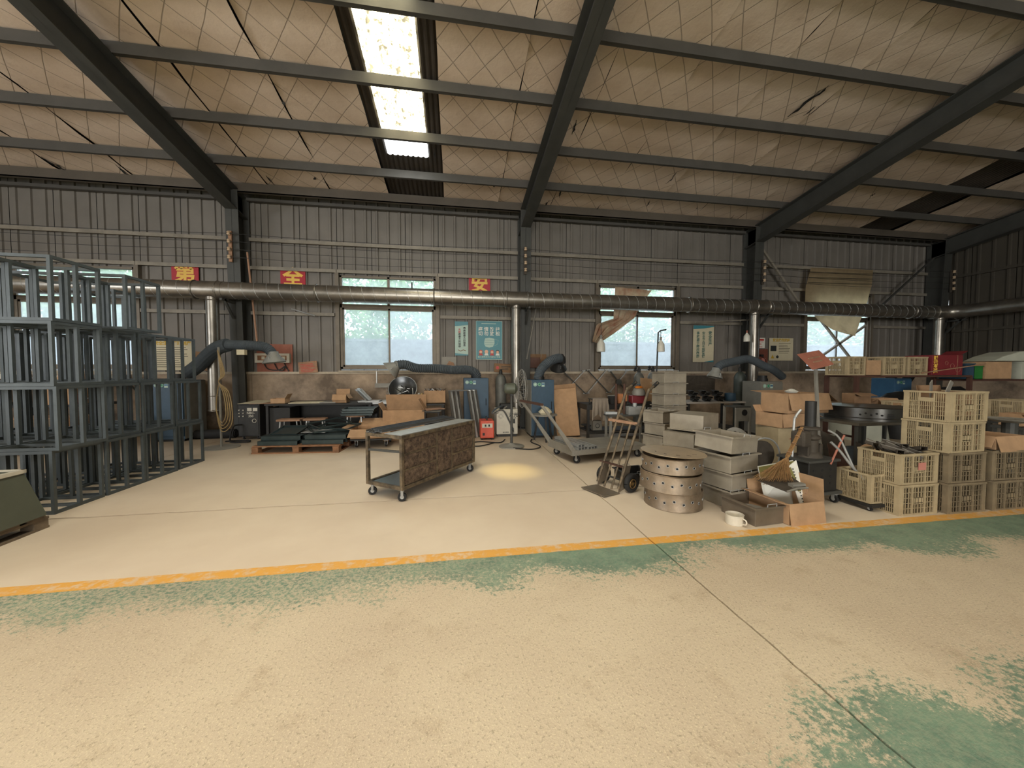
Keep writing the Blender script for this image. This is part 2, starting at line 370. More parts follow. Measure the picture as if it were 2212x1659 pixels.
# floor slabs with real joints
fl = struct('floor')
MB().box(XL, XR, YB, YW, -.25, -.06).build('subfloor', mat('joint_dirt', (70, 56, 42), .95), fl)
def jag(a, b, fixed, axis, amp, seed, step=.07):
    n = max(2, int(abs(b - a) / step)); out = []
    for i in range(n + 1):
        t = a + (b - a) * i / n; o = amp * (noise.noise(Vector((t * 1.7, seed, 0))) * 1.6 + noise.noise(Vector((t * 9, seed, 3)))) if 0 < i < n else 0
        out.append((t, fixed + o) if axis == 'x' else (fixed + o, t))
    return out
xs, ys = [XL, -10.47, -4.47, 1.53, 7.53, XR], [YB, -8.15, -2.15, 3.85, YW]
for i in range(5):
    for j in range(4):
        g = .006; gy0 = .013 if j == 3 else .006; gy1 = .013 if j == 2 else .006
        b_ = jag(xs[i], xs[i + 1], ys[j], 'x', .016 if j else 0, j * 7.1 + i); t_ = jag(xs[i + 1], xs[i], ys[j + 1], 'x', 0, 0)
        t_ = list(reversed(jag(xs[i], xs[i + 1], ys[j + 1], 'x', .016 if j < 3 else 0, (j + 1) * 7.1 + i)))
        l_ = list(reversed(jag(ys[j], ys[j + 1], xs[i], 'y', .007 if i else 0, 50 + i * 3 + j))); r_ = jag(ys[j], ys[j + 1], xs[i + 1], 'y', .007 if i < 4 else 0, 50 + (i + 1) * 3 + j)
        b2 = [(x, y + gy0) for x, y in b_]; t2 = [(x, y - gy1) for x, y in t_]; r2 = [(x - g, y) for x, y in r_]; l2 = [(x + g, y) for x, y in l_]
        ring = b2[:-1] + [(r2[0][0], b2[-1][1])] + r2[1:-1] + [(r2[-1][0], t2[0][1])] + t2[1:-1] + [(l2[0][0], t2[-1][1])] + l2[1:-1]
        ring[0] = (l2[-1][0], b2[0][1])
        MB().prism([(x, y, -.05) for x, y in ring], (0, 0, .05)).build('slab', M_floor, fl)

# back wall: rendered masonry base, corrugated sheets, girts, columns
wb = struct('wall_back')
for a, b in zip([XL, -10.3, -4.3, 1.7, 7.7], [-10.3, -4.3, 1.7, 7.7, XR]):
    MB().box(a + .004, b - .004, YW - .10, YW + .14, 0, ZC - .03).build('masonry_base', M_conc, wb)
MB().box(XL, XR, YW - .12, YW + .16, ZC - .03, ZC + .02).build('ledge', M_cap, wb)
def sheet(x0, x1, z0, z1, y=YW, parent=wb, m=M_wall, along='x', pitch=.25):
    pts = [(x0, 0)]; n = max(1, round((x1 - x0) / pitch)); p = (x1 - x0) / n
    for i in range(n):
        c = x0 + (i + .5) * p
        pts += [(c - .032, 0), (c - .02, .028), (c + .02, .028), (c + .032, 0)]
    pts.append((x1 + .012, 0)); pts.append((x1 + .014, -.012))
    vs = []; fs = []
    for (a, d) in pts:
        for z in (z0, z1): vs.append((a, y - d, z) if along == 'x' else (y - d, a, z))
    for i in range(len(pts) - 1): fs.append((2 * i, 2 * i + 2, 2 * i + 3, 2 * i + 1))
    return MB().add(vs, fs).build('wall_sheet', m, parent)
WH = 1.04; ZS, ZT = 1.38, 3.45
edges = [XL] + [e for c in WINC for e in (c - WH - .06, c + WH + .06)] + [XR]
for i in range(0, len(edges) - 1):
    a, b = edges[i], edges[i + 1]; isw = i % 2 == 1; n = 3 if isw else max(1, round((b - a) / .77))
    for k in range(n):
        u, v = a + (b - a) * k / n, a + (b - a) * (k + 1) / n
        if isw: sheet(u, v, ZT - .01, 5.25)
        else: sheet(u, v, ZC, 5.25)
def gird(x0, x1, z, name='girt', h=.06):
    return MB().box(x0, x1, YW - .10, YW - .03, z - h / 2, z + h / 2).box(x0, x1, YW - .107, YW - .1005, z - h / 2 - .012, z + h / 2).build(name, M_girt, wb)
for a, b in zip(COLX[:-1], COLX[1:]):
    gird(a + .12, b - .12, 4.12)
    c = [q for q in WINC if a < q < b][0]
    gird(a + .12, c - WH - .05, 3.53); gird(c + WH + .05, b - .12, 3.53); gird(c - WH - .04, c + WH + .04, 3.53, 'lintel')
    gird(a + .12, c - WH - .1, 2.58); gird(c + WH + .1, b - .12, 2.58)
    for s in (-1, 1):   # window posts
        MB().box(c + s * (WH + .045) - .04, c + s * (WH + .045) + .04, YW - .10, YW, ZC, 3.5).build('window_post', M_alu, wb)
    MB().box(a + .1, b - .1, YW - .14, YW - .06, 4.90, 4.96).build('top_girt', M_purlin, wb)
    # eave beam: C channel
    MB().box(a, b, 8.18, 8.2, 4.95, 5.13).box(a, b, 8.18, 8.26, 4.95, 4.965).build('eave_beam', M_eave, wb)
def hbeam(x, p0, p1, wf, d0, d1, name, parent, m, down):
    """I section between p0 and p1 (y,z of the outer flange line), depth d towards 'down'"""
    dn = Vector((0, down[0], down[1])); A, B = Vector((x, *p0)), Vector((x, *p1)); mb = MB(); t = .014
    def plate(a0, a1, hw, th):
        pts = [a0 + Vector((-hw, 0, 0)), a0 + Vector((hw, 0, 0)), a1 + Vector((hw, 0, 0)), a1 + Vector((-hw, 0, 0))]
        mb.prism(pts, dn * th)
    plate(A, B, wf / 2, t); plate(A + dn * (d0 - t), B + dn * (d1 - t), wf / 2, t)
    pts = [A + Vector((-.005, 0, 0)), B + Vector((-.005, 0, 0)), B + dn * d1 + Vector((-.005, 0, 0)), A + dn * d0 + Vector((-.005, 0, 0))]
    mb.prism(pts, (.01, 0, 0)); return mb.build(name, m, parent)
for x in COLX:
    hbeam(x, (YW - .06, 0), (YW - .06, 4.95), .24, .30, .42, 'column', wb, M_steel, (-1, 0))
    MB().box(x - .16, x + .16, 8.1, 8.56, 0, .02).build('base_plate', M_steel, wb)
    for k in range(4): MB().cyl((x - .12 + .24 * (k % 2), 8.14 + .36 * (k // 2), .02), (x - .12 + .24 * (k % 2), 8.14 + .36 * (k // 2), .06), .015, 6).build('anchor_bolt', M_steel, wb)

# right, left and front walls
wr = struct('wall_right')
y = YB
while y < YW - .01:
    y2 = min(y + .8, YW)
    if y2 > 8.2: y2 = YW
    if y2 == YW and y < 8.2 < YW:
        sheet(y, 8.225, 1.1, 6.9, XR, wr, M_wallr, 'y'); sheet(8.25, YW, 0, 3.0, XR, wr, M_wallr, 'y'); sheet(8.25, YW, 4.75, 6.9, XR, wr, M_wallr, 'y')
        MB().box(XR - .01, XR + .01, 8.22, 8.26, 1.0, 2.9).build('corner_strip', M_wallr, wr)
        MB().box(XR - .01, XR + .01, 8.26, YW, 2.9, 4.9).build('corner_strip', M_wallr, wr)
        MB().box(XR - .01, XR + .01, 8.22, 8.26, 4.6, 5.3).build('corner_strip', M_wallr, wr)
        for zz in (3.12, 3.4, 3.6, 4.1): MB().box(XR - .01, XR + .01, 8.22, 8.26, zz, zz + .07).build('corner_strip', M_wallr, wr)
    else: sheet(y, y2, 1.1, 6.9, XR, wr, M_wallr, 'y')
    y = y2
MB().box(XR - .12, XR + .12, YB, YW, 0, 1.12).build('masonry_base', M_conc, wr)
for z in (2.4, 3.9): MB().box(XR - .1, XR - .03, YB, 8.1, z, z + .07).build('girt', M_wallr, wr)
wl = struct('wall_left')
for a, b, z0, z1 in ((YB, -5, 0, 6.9), (1, YW, 0, 6.9), (-5, 1, 0, 1.3), (-5, 1, 3.5, 6.9)):
    MB().box(XL - .1, XL, a, b, z0, z1).build('wall_sheet', M_wall, wl)
wf = struct('wall_front')
for a, b, z0, z1 in ((XL, -5.5, 0, 5.3), (3.5, XR, 0, 5.3), (-5.5, 3.5, 4, 5.3)):
    MB().box(a, b, YB - .1, YB, z0, z1).build('wall_sheet', M_wall, wf)

# roof: dark sheet, quilted insulation strips, purlins, rafters, roof lights
ce = struct('ceiling')
for (a, b) in ((8.9, RIDGE), (RIDGE, YB - .2)):
    MB().prism([(XL - .2, a, zr(a) + .14), (XR + .2, a, zr(a) + .14), (XR + .2, b, zr(b) + .14), (XL - .2, b, zr(b) + .14)], (0, 0, .08)).build('roof_sheet', M_dark, ce)
bare = [(-13.0, -12.1), (-1.38, -.22), (10.62, 11.75)]
PUR = [7.46 - .975 * i for i in range(24)]
PUR = [p for p in PUR if p > YB and abs(p - RIDGE) > .2]
def strip(x0, x1, seed):
    ny = 110; nx = 5; vs = []; fs = []
    for j in range(ny + 1):
        y = 8.5 + (YB - 8.5) * j / ny
        ph = ((8.435 - y) / .975) % 1.0; sag = -.035 * math.sin(PI * ph)
        for i in range(nx + 1):
            u = i / nx; e = abs(u - .5) * 2
            xx = x0 + (x1 - x0) * u + (.02 * noise.noise(Vector((y * 1.3, seed, 0))) if e > .9 else 0)
            zz = zr(y) + sag * (1 - .3 * e) + .022 * noise.noise(Vector((xx * 1.6, y * 1.6, seed))) - (.018 if u > .95 else 0) * (1 + noise.noise(Vector((y * 2, seed, 5))))
            vs.append((xx, y, zz))
    for j in range(ny):
        for i in range(nx):
            a = j * (nx + 1) + i; fs.append((a, a + 1, a + nx + 2, a + nx + 1))
    return MB().add(vs, fs).build('insulation_panel', M_quilt, ce, smooth=True)
spans = [(-12.1, -1.38, 9), (-.22, 10.62, 9), (11.75, 13.8, 2)]
sd = 0
for a, b, n in spans:
    for i in range(n):
        sd += 1; strip(a + (b - a) * i / n + .006, a + (b - a) * (i + 1) / n - .006, sd * 3.7)
M_sky = skylight_mat('translucent_roof_sheet', (1, .96, .86), SKY_L); M_skyd = skylight_mat('dirty_translucent_sheet', (1, .90, .58), 11.0, .985); M_skyb = skylight_mat('clear_roof_sheet', (.92, .97, 1), 5.0, .5)
M_bare = mat('dark_bare_sheet', (74, 66, 58), .6, .2, .3, 3, .1)
def ribbed(x0, x1, ya, yb, m, name, dz=.05, pitch=.09, parent=ce):
    pts = []; n = max(1, round((x1 - x0) / pitch)); p = (x1 - x0) / n
    for i in range(n): pts += [(x0 + i * p, 0), (x0 + i * p + p * .35, .02), (x0 + i * p + p * .65, .02)]
    pts.append((x1, 0)); vs = []; fs = []
    for x, d in pts:
        for yy in (ya, yb): vs.append((x, yy, zr(yy) + dz - d))
    for i in range(len(pts) - 1): fs.append((2 * i, 2 * i + 1, 2 * i + 3, 2 * i + 2))
    return MB().add(vs, fs).build(name, m, parent)
for k, (a, b) in enumerate(bare):
    lit = k != 2
    la, lb = (a + .17, b - .25) if k == 1 else (a + .15, b - .15)
    if not lit: 
        ribbed(a, b, 8.5, RIDGE, M_bare, 'dirty_roof_light', .04); ribbed(a, b, RIDGE, YB, M_bare, 'dirty_roof_light', .04); continue
    ribbed(a, la, 8.5, RIDGE, M_bare, 'bare_sheet'); ribbed(lb, b, 8.5, RIDGE, M_bare, 'bare_sheet')
    ribbed(a, la, RIDGE, YB, M_bare, 'bare_sheet'); ribbed(lb, b, RIDGE, YB, M_bare, 'bare_sheet')
    ribbed(la, lb, 8.5, 7.12, M_bare, 'bare_sheet'); ribbed(la, lb, 7.12, 6.55, M_skyb, 'roof_light')
    for ya, yb in ((6.55, 3.4), (3.4, .5), (.5, RIDGE), (RIDGE, -7), (-7, -12)): ribbed(la, lb, ya, yb, M_skyd if ya > 4 else M_sky, 'roof_light')
    ribbed(la, lb, -12, YB, M_bare, 'bare_sheet')
for a, b in zip([XL] + COLX[:-1], COLX[:-1] + [XR]):
    for p in PUR:
        z = zr(p) - .02; MB().box(a, b, p - .03, p + .035, z - .14, z).box(a, b, p - .03, p - .036, z - .15, z - .11).build('purlin', M_purlin, ce)
for x in COLX:
    zt = lambda y: zr(y) - .165
    hbeam(x, (YW - .1, zt(YW - .1)), (RIDGE, zt(RIDGE)), .22, .44, .26, 'rafter', ce, M_steel, (0, -1))
    hbeam(x, (RIDGE, zt(RIDGE)), (YB, zt(YB)), .22, .26, .44, 'rafter', ce, M_steel, (0, -1))
def ceil_pt(px, py, dz=-.035):
    r = ray(px, py); t = (5.12 + .145 * 8.5 + dz - CH) / (r.z + .145 * r.y); return Vector((r.x * t, r.y * t, CH + r.z * t))
rt = random.Random(4)
for k, (px, py, l_, w_) in enumerate(((1735, 225, .5, .09), (1770, 200, .25, .06), (1748, 240, .2, .04), (613, 222, .1, .05), (940, 330, .3, .03), (1035, 395, .12, .05), (1068, 400, .1, .05), (1210, 415, .4, .05), (1180, 440, .3, .05), (1290, 450, .3, .04), (1400, 440, .25, .04), (1450, 385, .35, .04), (1240, 275, .3, .05), (1885, 420, .15, .05), (1505, 448, .15, .03), (275, 375, .5, .07), (120, 355, .4, .06), (585, 390, .3, .04), (1580, 470, .25, .03), (680, 385, .08, .08))):
    c = ceil_pt(px, py); a = Vector((rt.uniform(-.25, .25), 1, -.145)).normalized(); b = Vector((1, 0, 0)); n = 7; L_ = []; R_ = []
    for i in range(n + 1):
        f = i / n; ww = w_ * math.sin(PI * min(max(f, .08), .92)) * rt.uniform(.35, 1.0) / 2; p = c + a * (f - .5) * l_ + Vector((rt.uniform(-.01, .01), 0, -.03 * math.sin(PI * f) * rt.random()))
        L_.append(p - b * ww); R_.append(p + b * ww)
    m_ = MB().add(L_ + R_, [(i, i + 1, n + 2 + i, n + 1 + i) for i in range(n)]); m_.build('torn_flap', M_dark, ce)
# diagonal corner brace angles
MB().bar((7.75, 8.3, 4.55), (9.0, 8.3, 3.1), .05).build('brace', M_girt, wb)
MB().bar((11.5, 8.3, 3.05), (13.3, 8.3, 4.5), .04).build('brace', M_steel, wb)
MB().bar((9.5, 8.45, 1.5), (11.3, 8.45, 2.6), .05).build('brace', M_girt, wb)
MB().bar((11.2, 8.45, 1.3), (9.8, 8.45, 2.75), .05).build('brace', M_girt, wb)

# windows
def window(k, c):
    W_ = struct('window_%d' % (k + 1)); y0, y1 = YW - .06, YW + .02
    x0, x1 = c - WH, c + WH
    f = MB().box(x0, x1, y0, y1, ZT - .05, ZT).box(x0, x1, y0, y1, ZS, ZS + .05).box(x0, x0 + .05, y0, y1, ZS, ZT).box(x1 - .05, x1, y0, y1, ZS, ZT)
    f.build('window_frame', M_alu, W_, bevel=.004)
    MB().box(x0, x1, y0, y1, 2.74, 2.82).build('transom', M_alu, W_); MB().box(c - .025, c + .025, y0, y1, 2.8, ZT).build('mullion', M_alu, W_)
    for s in (-1, 1):
        a, b = (x0 + .05, c + .02) if s < 0 else (c - .02, x1 - .05); ys_ = y0 + (.02 if s < 0 else .045)
        MB().box(a, a + .035, ys_, ys_ + .022, ZS + .05, 2.74).box(b - .035, b, ys_, ys_ + .022, ZS + .05, 2.74).box(a, b, ys_, ys_ + .022, ZS + .05, ZS + .09).box(a, b, ys_, ys_ + .022, 2.70, 2.74).build('sash', M_alu, W_)
        MB().box(a + .03, b - .03, ys_ + .009, ys_ + .013, ZS + .08, 2.71).build('pane', M_wglassd if (k in (0, 3) or s > 0) else M_wglass, W_)
        MB().box(a, b, y0 + .03, y0 + .034, 2.82, ZT - .05).build('pane', M_wglass, W_)
    MB().box(x0 - .02, x1 + .02, YW - .16, YW + .1, ZC + .02, ZC + .045).build('window_sill', M_cap, W_)
    if k == 1:
        MB().box(c + .5, c + .53, y0 - .03, y0, 3.2, 3.34).cyl((c + .515, y0 - .02, 3.2), (c + .515, y0 - .02, 3.1), .012, 6).build('latch', M_dark, W_)
for k, c in enumerate(WINC): window(k, c)

# outside: ground, block wall, trees
og = struct('ground_outside'); og['kind'] = 'structure'
MB().box(-30, 34, YW + .2, 40, -.3, -.05).build('soil', M_earth, og)
bw = thing('boundary_wall', 'pale grey concrete block wall standing outdoors behind the windows', 'wall', (0, 12.2, 0))
MB().box(-16, 20, .06, .2, 0, 2.28).build('wall_core', M_block, bw)
me0 = MB().box(-.193, .193, 0, .1, 0, .188).mesh('block', M_block)
for k, c in enumerate(WINC):
    cx = c * 12.2 / 8.6
    for r in range(6):
        for q in range(-4, 5):
            o = bpy.data.objects.new('block', me0); C.objects.link(o); o.parent = bw
            o.location = (cx + (q + .5 * (r % 2)) * .4, random.uniform(-.006, .006), 1.08 + r * .2)
MB().box(-16, 20, -.03, .24, 2.28, 2.36).build('coping', M_block, bw)
def tree(x, y, h, r, lab):
    t = thing('tree', lab, 'tree', (x, y, 0), group='trees outside the windows' if False else None)
    MB().tube([(0, 0, 0), (.1, 0, h * .5), (0, .1, h * .8)], [.14, .1, .05], 8).build('trunk', M_bark, t, smooth=True)
    rnd = random.Random(int(x * 100)); vs = []; fs = []
    for i in range(9000):
        d = Vector((rnd.gauss(0, 1), rnd.gauss(0, 1), rnd.gauss(0, 1))).normalized() * r * (rnd.random() ** .4)
        p = Vector((d.x * 1.15, d.y, d.z * .9)) + Vector((0, 0, h)); 
        if noise.noise(p * 1.1 + Vector((x, 0, 0))) < -.06: continue
        a = Vector((rnd.gauss(0, 1), rnd.gauss(0, 1), rnd.gauss(0, 1))).normalized(); b = a.orthogonal().normalized(); s_ = rnd.uniform(.08, .15)
        n0 = len(vs); vs += [p - a * s_, p + b * s_ * .45, p + a * s_, p - b * s_ * .45]; fs.append((n0, n0 + 1, n0 + 2, n0 + 3))
    MB().add(vs, fs).build('crown', M_leaf, t, kind='stuff')
tree(-12.6, 15, 3.5, 2.2, 'leafy tree outside the window at the far left behind the cages')
tree(-2.7, 15, 3.6, 2.2, 'leafy tree outside the window between the red signs')
tree(7.6, 15.5, 3.6, 2.2, 'leafy tree outside the window with the hanging rag')
tree(18.6, 15.5, 3.7, 2.3, 'leafy tree outside the window covered by the tarpaulin')

# ================================================================ BUILDERS OF THINGS
def ring4(mb, x0, x1, y0, y1, z0, z1, t):   # four thin walls
    mb.box(x0, x1, y0, y0 + t, z0, z1).box(x0, x1, y1 - t, y1, z0, z1).box(x0, x0 + t, y0 + t, y1 - t, z0, z1).box(x1 - t, x1, y0 + t, y1 - t, z0, z1); return mb
def carton(label, loc, rz, w, d, h, flaps=(), m=None, group=None, name='cardboard_box', rx=0, ry=0, closed=False):
    m = m or M_card; t = thing(name, label, 'box', loc, rz, group); t.rotation_euler = (rx, ry, rz)
    b = ring4(MB(), -w / 2, w / 2, -d / 2, d / 2, 0, h, .006).box(-w / 2, w / 2, -d / 2, d / 2, 0, .006)
    if closed: b.box(-w / 2, w / 2, -d / 2, d / 2, h - .005, h)
    b.build('box_body', m, t)
    for side, ang, ln in flaps:
        a = math.radians(ang); e = .004
        if side in 'fb':
            s = -1 if side == 'f' else 1; y = s * d / 2; v = Vector((0, -s * math.cos(a), math.sin(a))) * ln
            p = [Vector((-w / 2, y, h)), Vector((w / 2, y, h)), Vector((w / 2, y, h)) + v, Vector((-w / 2, y, h)) + v]; nrm = Vector((0, s * math.sin(a), math.cos(a))) * e
        else:
            s = -1 if side == 'l' else 1; x = s * w / 2; v = Vector((-s * math.cos(a), 0, math.sin(a))) * ln
            p = [Vector((x, -d / 2, h)), Vector((x, d / 2, h)), Vector((x, d / 2, h)) + v, Vector((x, -d / 2, h)) + v]; nrm = Vector((s * math.sin(a), 0, math.cos(a))) * e
        MB().prism(p, nrm).build('flap', m, t)
    return t
def steelbox(label, loc, rz, w, d, h, inv=False, group='dusty steel boxes', m=None, handles=True, rx=0, ry=0):
    m = m or M_box; t = thing('steel_box', label, 'metal box', loc, rz, group); t.rotation_euler = (rx, ry, rz); zf = lambda z: (h - z) if inv else z
    z0, z1 = sorted((zf(0), zf(h))); b = ring4(MB(), -w / 2, w / 2, -d / 2, d / 2, 0, h, .004)
    zb = sorted((zf(0), zf(.004))); b.box(-w / 2, w / 2, -d / 2, d / 2, *zb); b.build('box_body', m, t, bevel=.002)
    zr_ = sorted((zf(h), zf(h - .012))); r = MB(); o = .022
    r.box(-w / 2 - o, w / 2 + o, -d / 2 - o, -d / 2, *zr_).box(-w / 2 - o, w / 2 + o, d / 2, d / 2 + o, *zr_).box(-w / 2 - o, -w / 2, -d / 2, d / 2, *zr_).box(w / 2, w / 2 + o, -d / 2, d / 2, *zr_)
    r.build('rim', m, t)
    if handles and not inv:
        for s in (-1, 1):
            y = s * (d / 2 + .012); MB().tube([(-.05, y, h), (-.05, y, h + .022), (.05, y, h + .022), (.05, y, h)], .0035, 6).build('wire_handle', M_galv, t)
    return t
def frm(N, rz, w, d, *_):   # centre of a w x d footprint whose near-left corner is N
    c, s = math.cos(rz), math.sin(rz); return Vector((N[0] + c * w / 2 - s * d / 2, N[1] + s * w / 2 + c * d / 2, N[2] if len(N) > 2 else 0))
def make_crate(label, loc, rz=0, w=.46, d=.36, h=.285, m=None):
    m = m or M_crate; t = thing('plastic_crate', label, 'crate', loc, rz, 'stacked plastic crates')
    MB().box(-w / 2 + .012, w / 2 - .012, -d / 2 + .012, d / 2 - .012, 0, .01).build('crate_base', m, t)
    r = ring4(MB(), -w / 2, w / 2, -d / 2, d / 2, h - .018, h, .016); r.build('rim', m, t)
    for sx in (-1, 1):
        for sy in (-1, 1):
            p = MB().box(*(sorted((sx * w / 2 * .985, sx * (w / 2 - .045)))), *(sorted((sy * (d / 2 - .004), sy * (d / 2 - .014)))), 0, h - .018)
            p.box(*(sorted((sx * (w / 2 - .004), sx * (w / 2 - .0138)))), *(sorted((sy * d / 2 * .983, sy * (d / 2 - .0455)))), 0, h - .018)
            p.build('corner_post', m, t)
    # the two long sides: bold ribs with a plain panel; the two short sides: fine lattice with hand hole
    for s in (-1, 1):
        q = MB(); y = s * (d / 2 - .009); n = 11
        for k in range(n):
            x = -w / 2 + .045 + (w - .09) * k / (n - 1); big = k in (0, 3, 7, 10); q.box(x - (.006 if big else .0025), x + (.006 if big else .0025), y - (.009 if big else .004), y + (.009 if big else .004), .01, h - .018)
        for k in range(6):
            z = .015 + (h - .04) * k / 5; q.box(-w / 2 + .03, w / 2 - .03, y - .004, y + .004, z - .0025, z + .0025)
        q.box(-.055, .055, y - .004, y + .004, .10, .165); q.box(-w / 2 + .03, w / 2 - .03, y - .008, y + .008, .0, .016)
        q.build('ribbed_side', m, t)
        q = MB(); x = s * (w / 2 - .009); n = 20
        for k in range(n):
            y2 = -d / 2 + .03 + (d - .06) * k / (n - 1); big = k in (0, 6, 13, 19); top = h - .018
            if 6 < k < 13: top = h - .09
            q.box(x - .004, x + .004, y2 - (.006 if big else .0022), y2 + (.006 if big else .0022), .01, top)
        for k in range(5):
            z = .015 + (h - .115) * k / 4; q.box(x - .004, x + .004, -d / 2 + .03, d / 2 - .03, z - .0025, z + .0025)
        q.box(x - .007, x + .007, -.062, .062, h - .10, h - .062); q.box(x - .008, x + .008, -d / 2 + .03, d / 2 - .03, 0, .016)
        q.build('lattice_side', m, t)
    return t
def caster(parent, x, y, r=.045, fork=.03, z0=0, rz=0):
    c, s = math.cos(rz), math.sin(rz)
    w = MB().cyl((x - s * .0 - c * .013, y - s * .013, z0 + r), (x + c * .013, y + s * .013, z0 + r), r, 18)
    o = w.build('caster', M_rub, parent, smooth=True)
    MB().cyl((x - c * .015, y - s * .015, z0 + r), (x + c * .015, y + s * .015, z0 + r), r * .45, 10).build('hub', M_galv, o)
    k = MB()
    for e in (-1, 1): k.bar((x + e * c * .021, y + e * s * .021, z0 + r), (x + e * c * .021, y + e * s * .021, z0 + 2 * r + fork), .004, r * .8)
    k.box(x - .028, x + .028, y - .028, y + .028, z0 + 2 * r + fork - .004, z0 + 2 * r + fork + .004); k.build('fork', M_galv, o)
    return o
def hose(pts, r, parent, m=None, name='corrugated_hose', rib=.08, pitch=.03):
    P = spline(pts, 24); L = [0]
    for a, b in zip(P[:-1], P[1:]): L.append(L[-1] + (b - a).length)
    n = int(L[-1] / (pitch / 2)); Q = []; R = []; j = 0
    for i in range(n + 1):
        t = L[-1] * i / n
        while j < len(L) - 2 and L[j + 1] < t: j += 1
        f = (t - L[j]) / max(1e-6, L[j + 1] - L[j]); Q.append(P[j].lerp(P[j + 1], f)); R.append(r * (1 + (rib if i % 2 else -rib)))
    return MB().tube(Q, R, 14).build(name, m or M_hose, parent, smooth=False)
def hood(c, d, r0, r1, ln, parent, m=None):
    c = Vector(c); d = Vector(d).normalized(); e = c + d * ln
    MB().tube([c - d * .05, c, e - d * .015, e], [r0, r0, r1, r1], 24, False).tube([e, e - d * .01, c], [r1 - .004, r1 - .006, r0 - .004], 24, False).build('hood', m or M_hood, parent, smooth=True)
    n = d.orthogonal().normalized(); a = c + d * ln * .4 + Vector((-.0, -1, 0)) * (r0 + r1) / 2
    MB().tube([a, a + Vector((0, -.03, .0)), a + d * .07 + Vector((0, -.03, 0)), a + d * .07], .006, 6).build('handle', M_galv, parent)
def gas_cylinder(label, loc, r=.11, h=1.25, m=None, regulator=False):
    t = thing('gas_cylinder', label, 'gas cylinder', loc, 0)
    MB().lathe([(0, 0), (r, 0), (r, h * .84), (r * .92, h * .9), (r * .62, h * .95), (r * .32, h * .97), (0, h * .97)], 22).build('cylinder_body', m or M_cyl, t, smooth=True)
    MB().lathe([(0, h * .97), (r * .3, h * .97), (r * .3, h * 1.03), (r * .2, h * 1.04), (r * .2, h * 1.06), (0, h * 1.06)], 12).build('valve', M_dark, t, smooth=True)
    if regulator:
        o = MB().tube([(0, 0, h * 1.01), (-.1, -.02, h * 1.01)], .012, 8).cyl((-.1, 0, h * 1.01), (-.1, -.04, h * 1.01), .03, 12).cyl((-.1, -.02, h * 1.03), (-.1, -.05, h * 1.06), .028, 12).build('regulator', M_dark, t)
    return t
def stickers(parent, x, z, y):
    for k, mm in enumerate((M_white, M_inkg)):
        o = flat(disc_pts(x + k * .085, z, .038, 18), mm if k else M_tealw, parent, 'round_sticker', y); 
        q = flat(disc_pts(x + k * .085, z, .029, 18), M_inkg if k == 0 else M_tealw, parent, 'sticker_ring', y - .0016); q.parent = o
        q = flat(disc_pts(x + k * .085, z, .023, 18), M_tealw if k == 0 else M_inkg, parent, 'sticker_centre', y - .0032); q.parent = o
    flat(rect_pts(x + .13, x + .19, z - .045, z + .035), M_tealw, parent, 'paper_label', y); flat(rect_pts(x + .133, x + .187, z - .01, z + .02), M_blue2, parent, 'label_print', y - .0016)
def collector(label, loc, w, d, h, m=M_blue, cat='cabinet', rz=0, vent=True, mside=None):
    t = thing('dust_collector', label, cat, loc, rz, 'blue dust collector cabinets')
    MB().box(-w / 2, w / 2, -d / 2 + .02, d / 2, .04, h).build('cabinet_body', mside or m, t, bevel=.006)
    dd = MB().box(-w / 2 + .004, w / 2 - .004, -d / 2, -d / 2 + .018, .10, h - .02).build('door', m, t, bevel=.004)
    MB().tube([(w / 2 - .06, -d / 2, h * .5), (w / 2 - .06, -d / 2 - .03, h * .5), (w / 2 - .06, -d / 2 - .03, h * .62), (w / 2 - .06, -d / 2, h * .62)], .007, 6).build('handle', M_dark, dd)
    MB().box(-w / 2 + .02, w / 2 - .02, -d / 2 + .04, d / 2 - .02, 0, .04).build('plinth', M_dark, t)
    MB().lathe([(.10, h), (.10, h + .06), (.085, h + .06), (.085, h + .12)], 20).build('outlet_collar', M_dark, t, smooth=True)
    stickers(t, -w / 2 + .07, h - .09, -d / 2 - .001)
    return t
def pallet(label, loc, rz, w, d, h=.12, m=None, n=6, top=1.0):
    m = m or M_wood; t = thing('wooden_pallet', label, 'pallet', loc, rz)
    for k in range(n):
        y = -d / 2 + (k + .5) * d / n; MB().box(-w / 2, w / 2, y - d / n * .36, y + d / n * .36, h - .02, h).build('deck_plank', m, t)
    for k in (-1, 0, 1):
        x = k * (w / 2 - .05)
        MB().box(x - .05, x + .05, -d / 2, d / 2, h - .04, h - .021).build('stringer_board', m, t)
        MB().box(x - .05, x + .05, -d / 2, d / 2, 0, .018).build('bottom_board', m, t)
        for j in (-1, 0, 1): MB().box(x - .048, x + .048, j * (d / 2 - .06) - .055, j * (d / 2 - .06) + .055, .018, h - .04).build('block', m, t)
    MB().box(-w / 2, w / 2, -d / 2 - .004, -d / 2 + .03, 0, .02).build('bottom_board', m, t)
    return t
def stool(label, loc, rz, w=.36, d=.2, h=.43, m=None, round_=False):
    t = thing('work_stool', label, 'stool', loc, rz)
    if round_: MB().lathe([(0, h - .03), (w / 2, h - .03), (w / 2, h), (0, h)], 20).build('seat', m or M_seat, t, smooth=True)
    else: MB().box(-w / 2, w / 2, -d / 2, d / 2, h - .04, h).build('seat', m or M_seat, t, bevel=.008)
    for sx in (-1, 1):
        for sy in (-1, 1): MB().bar((sx * w * .42, sy * d * .42, 0), (sx * w * .34, sy * d * .36, h - .03), .022).build('leg', M_galv, t)
    MB().bar((-w * .38, -d * .4, .13), (w * .38, -d * .4, .13), .015).bar((-w * .38, d * .4, .13), (w * .38, d * .4, .13), .015).build('stretcher', M_galv, t)
    return t
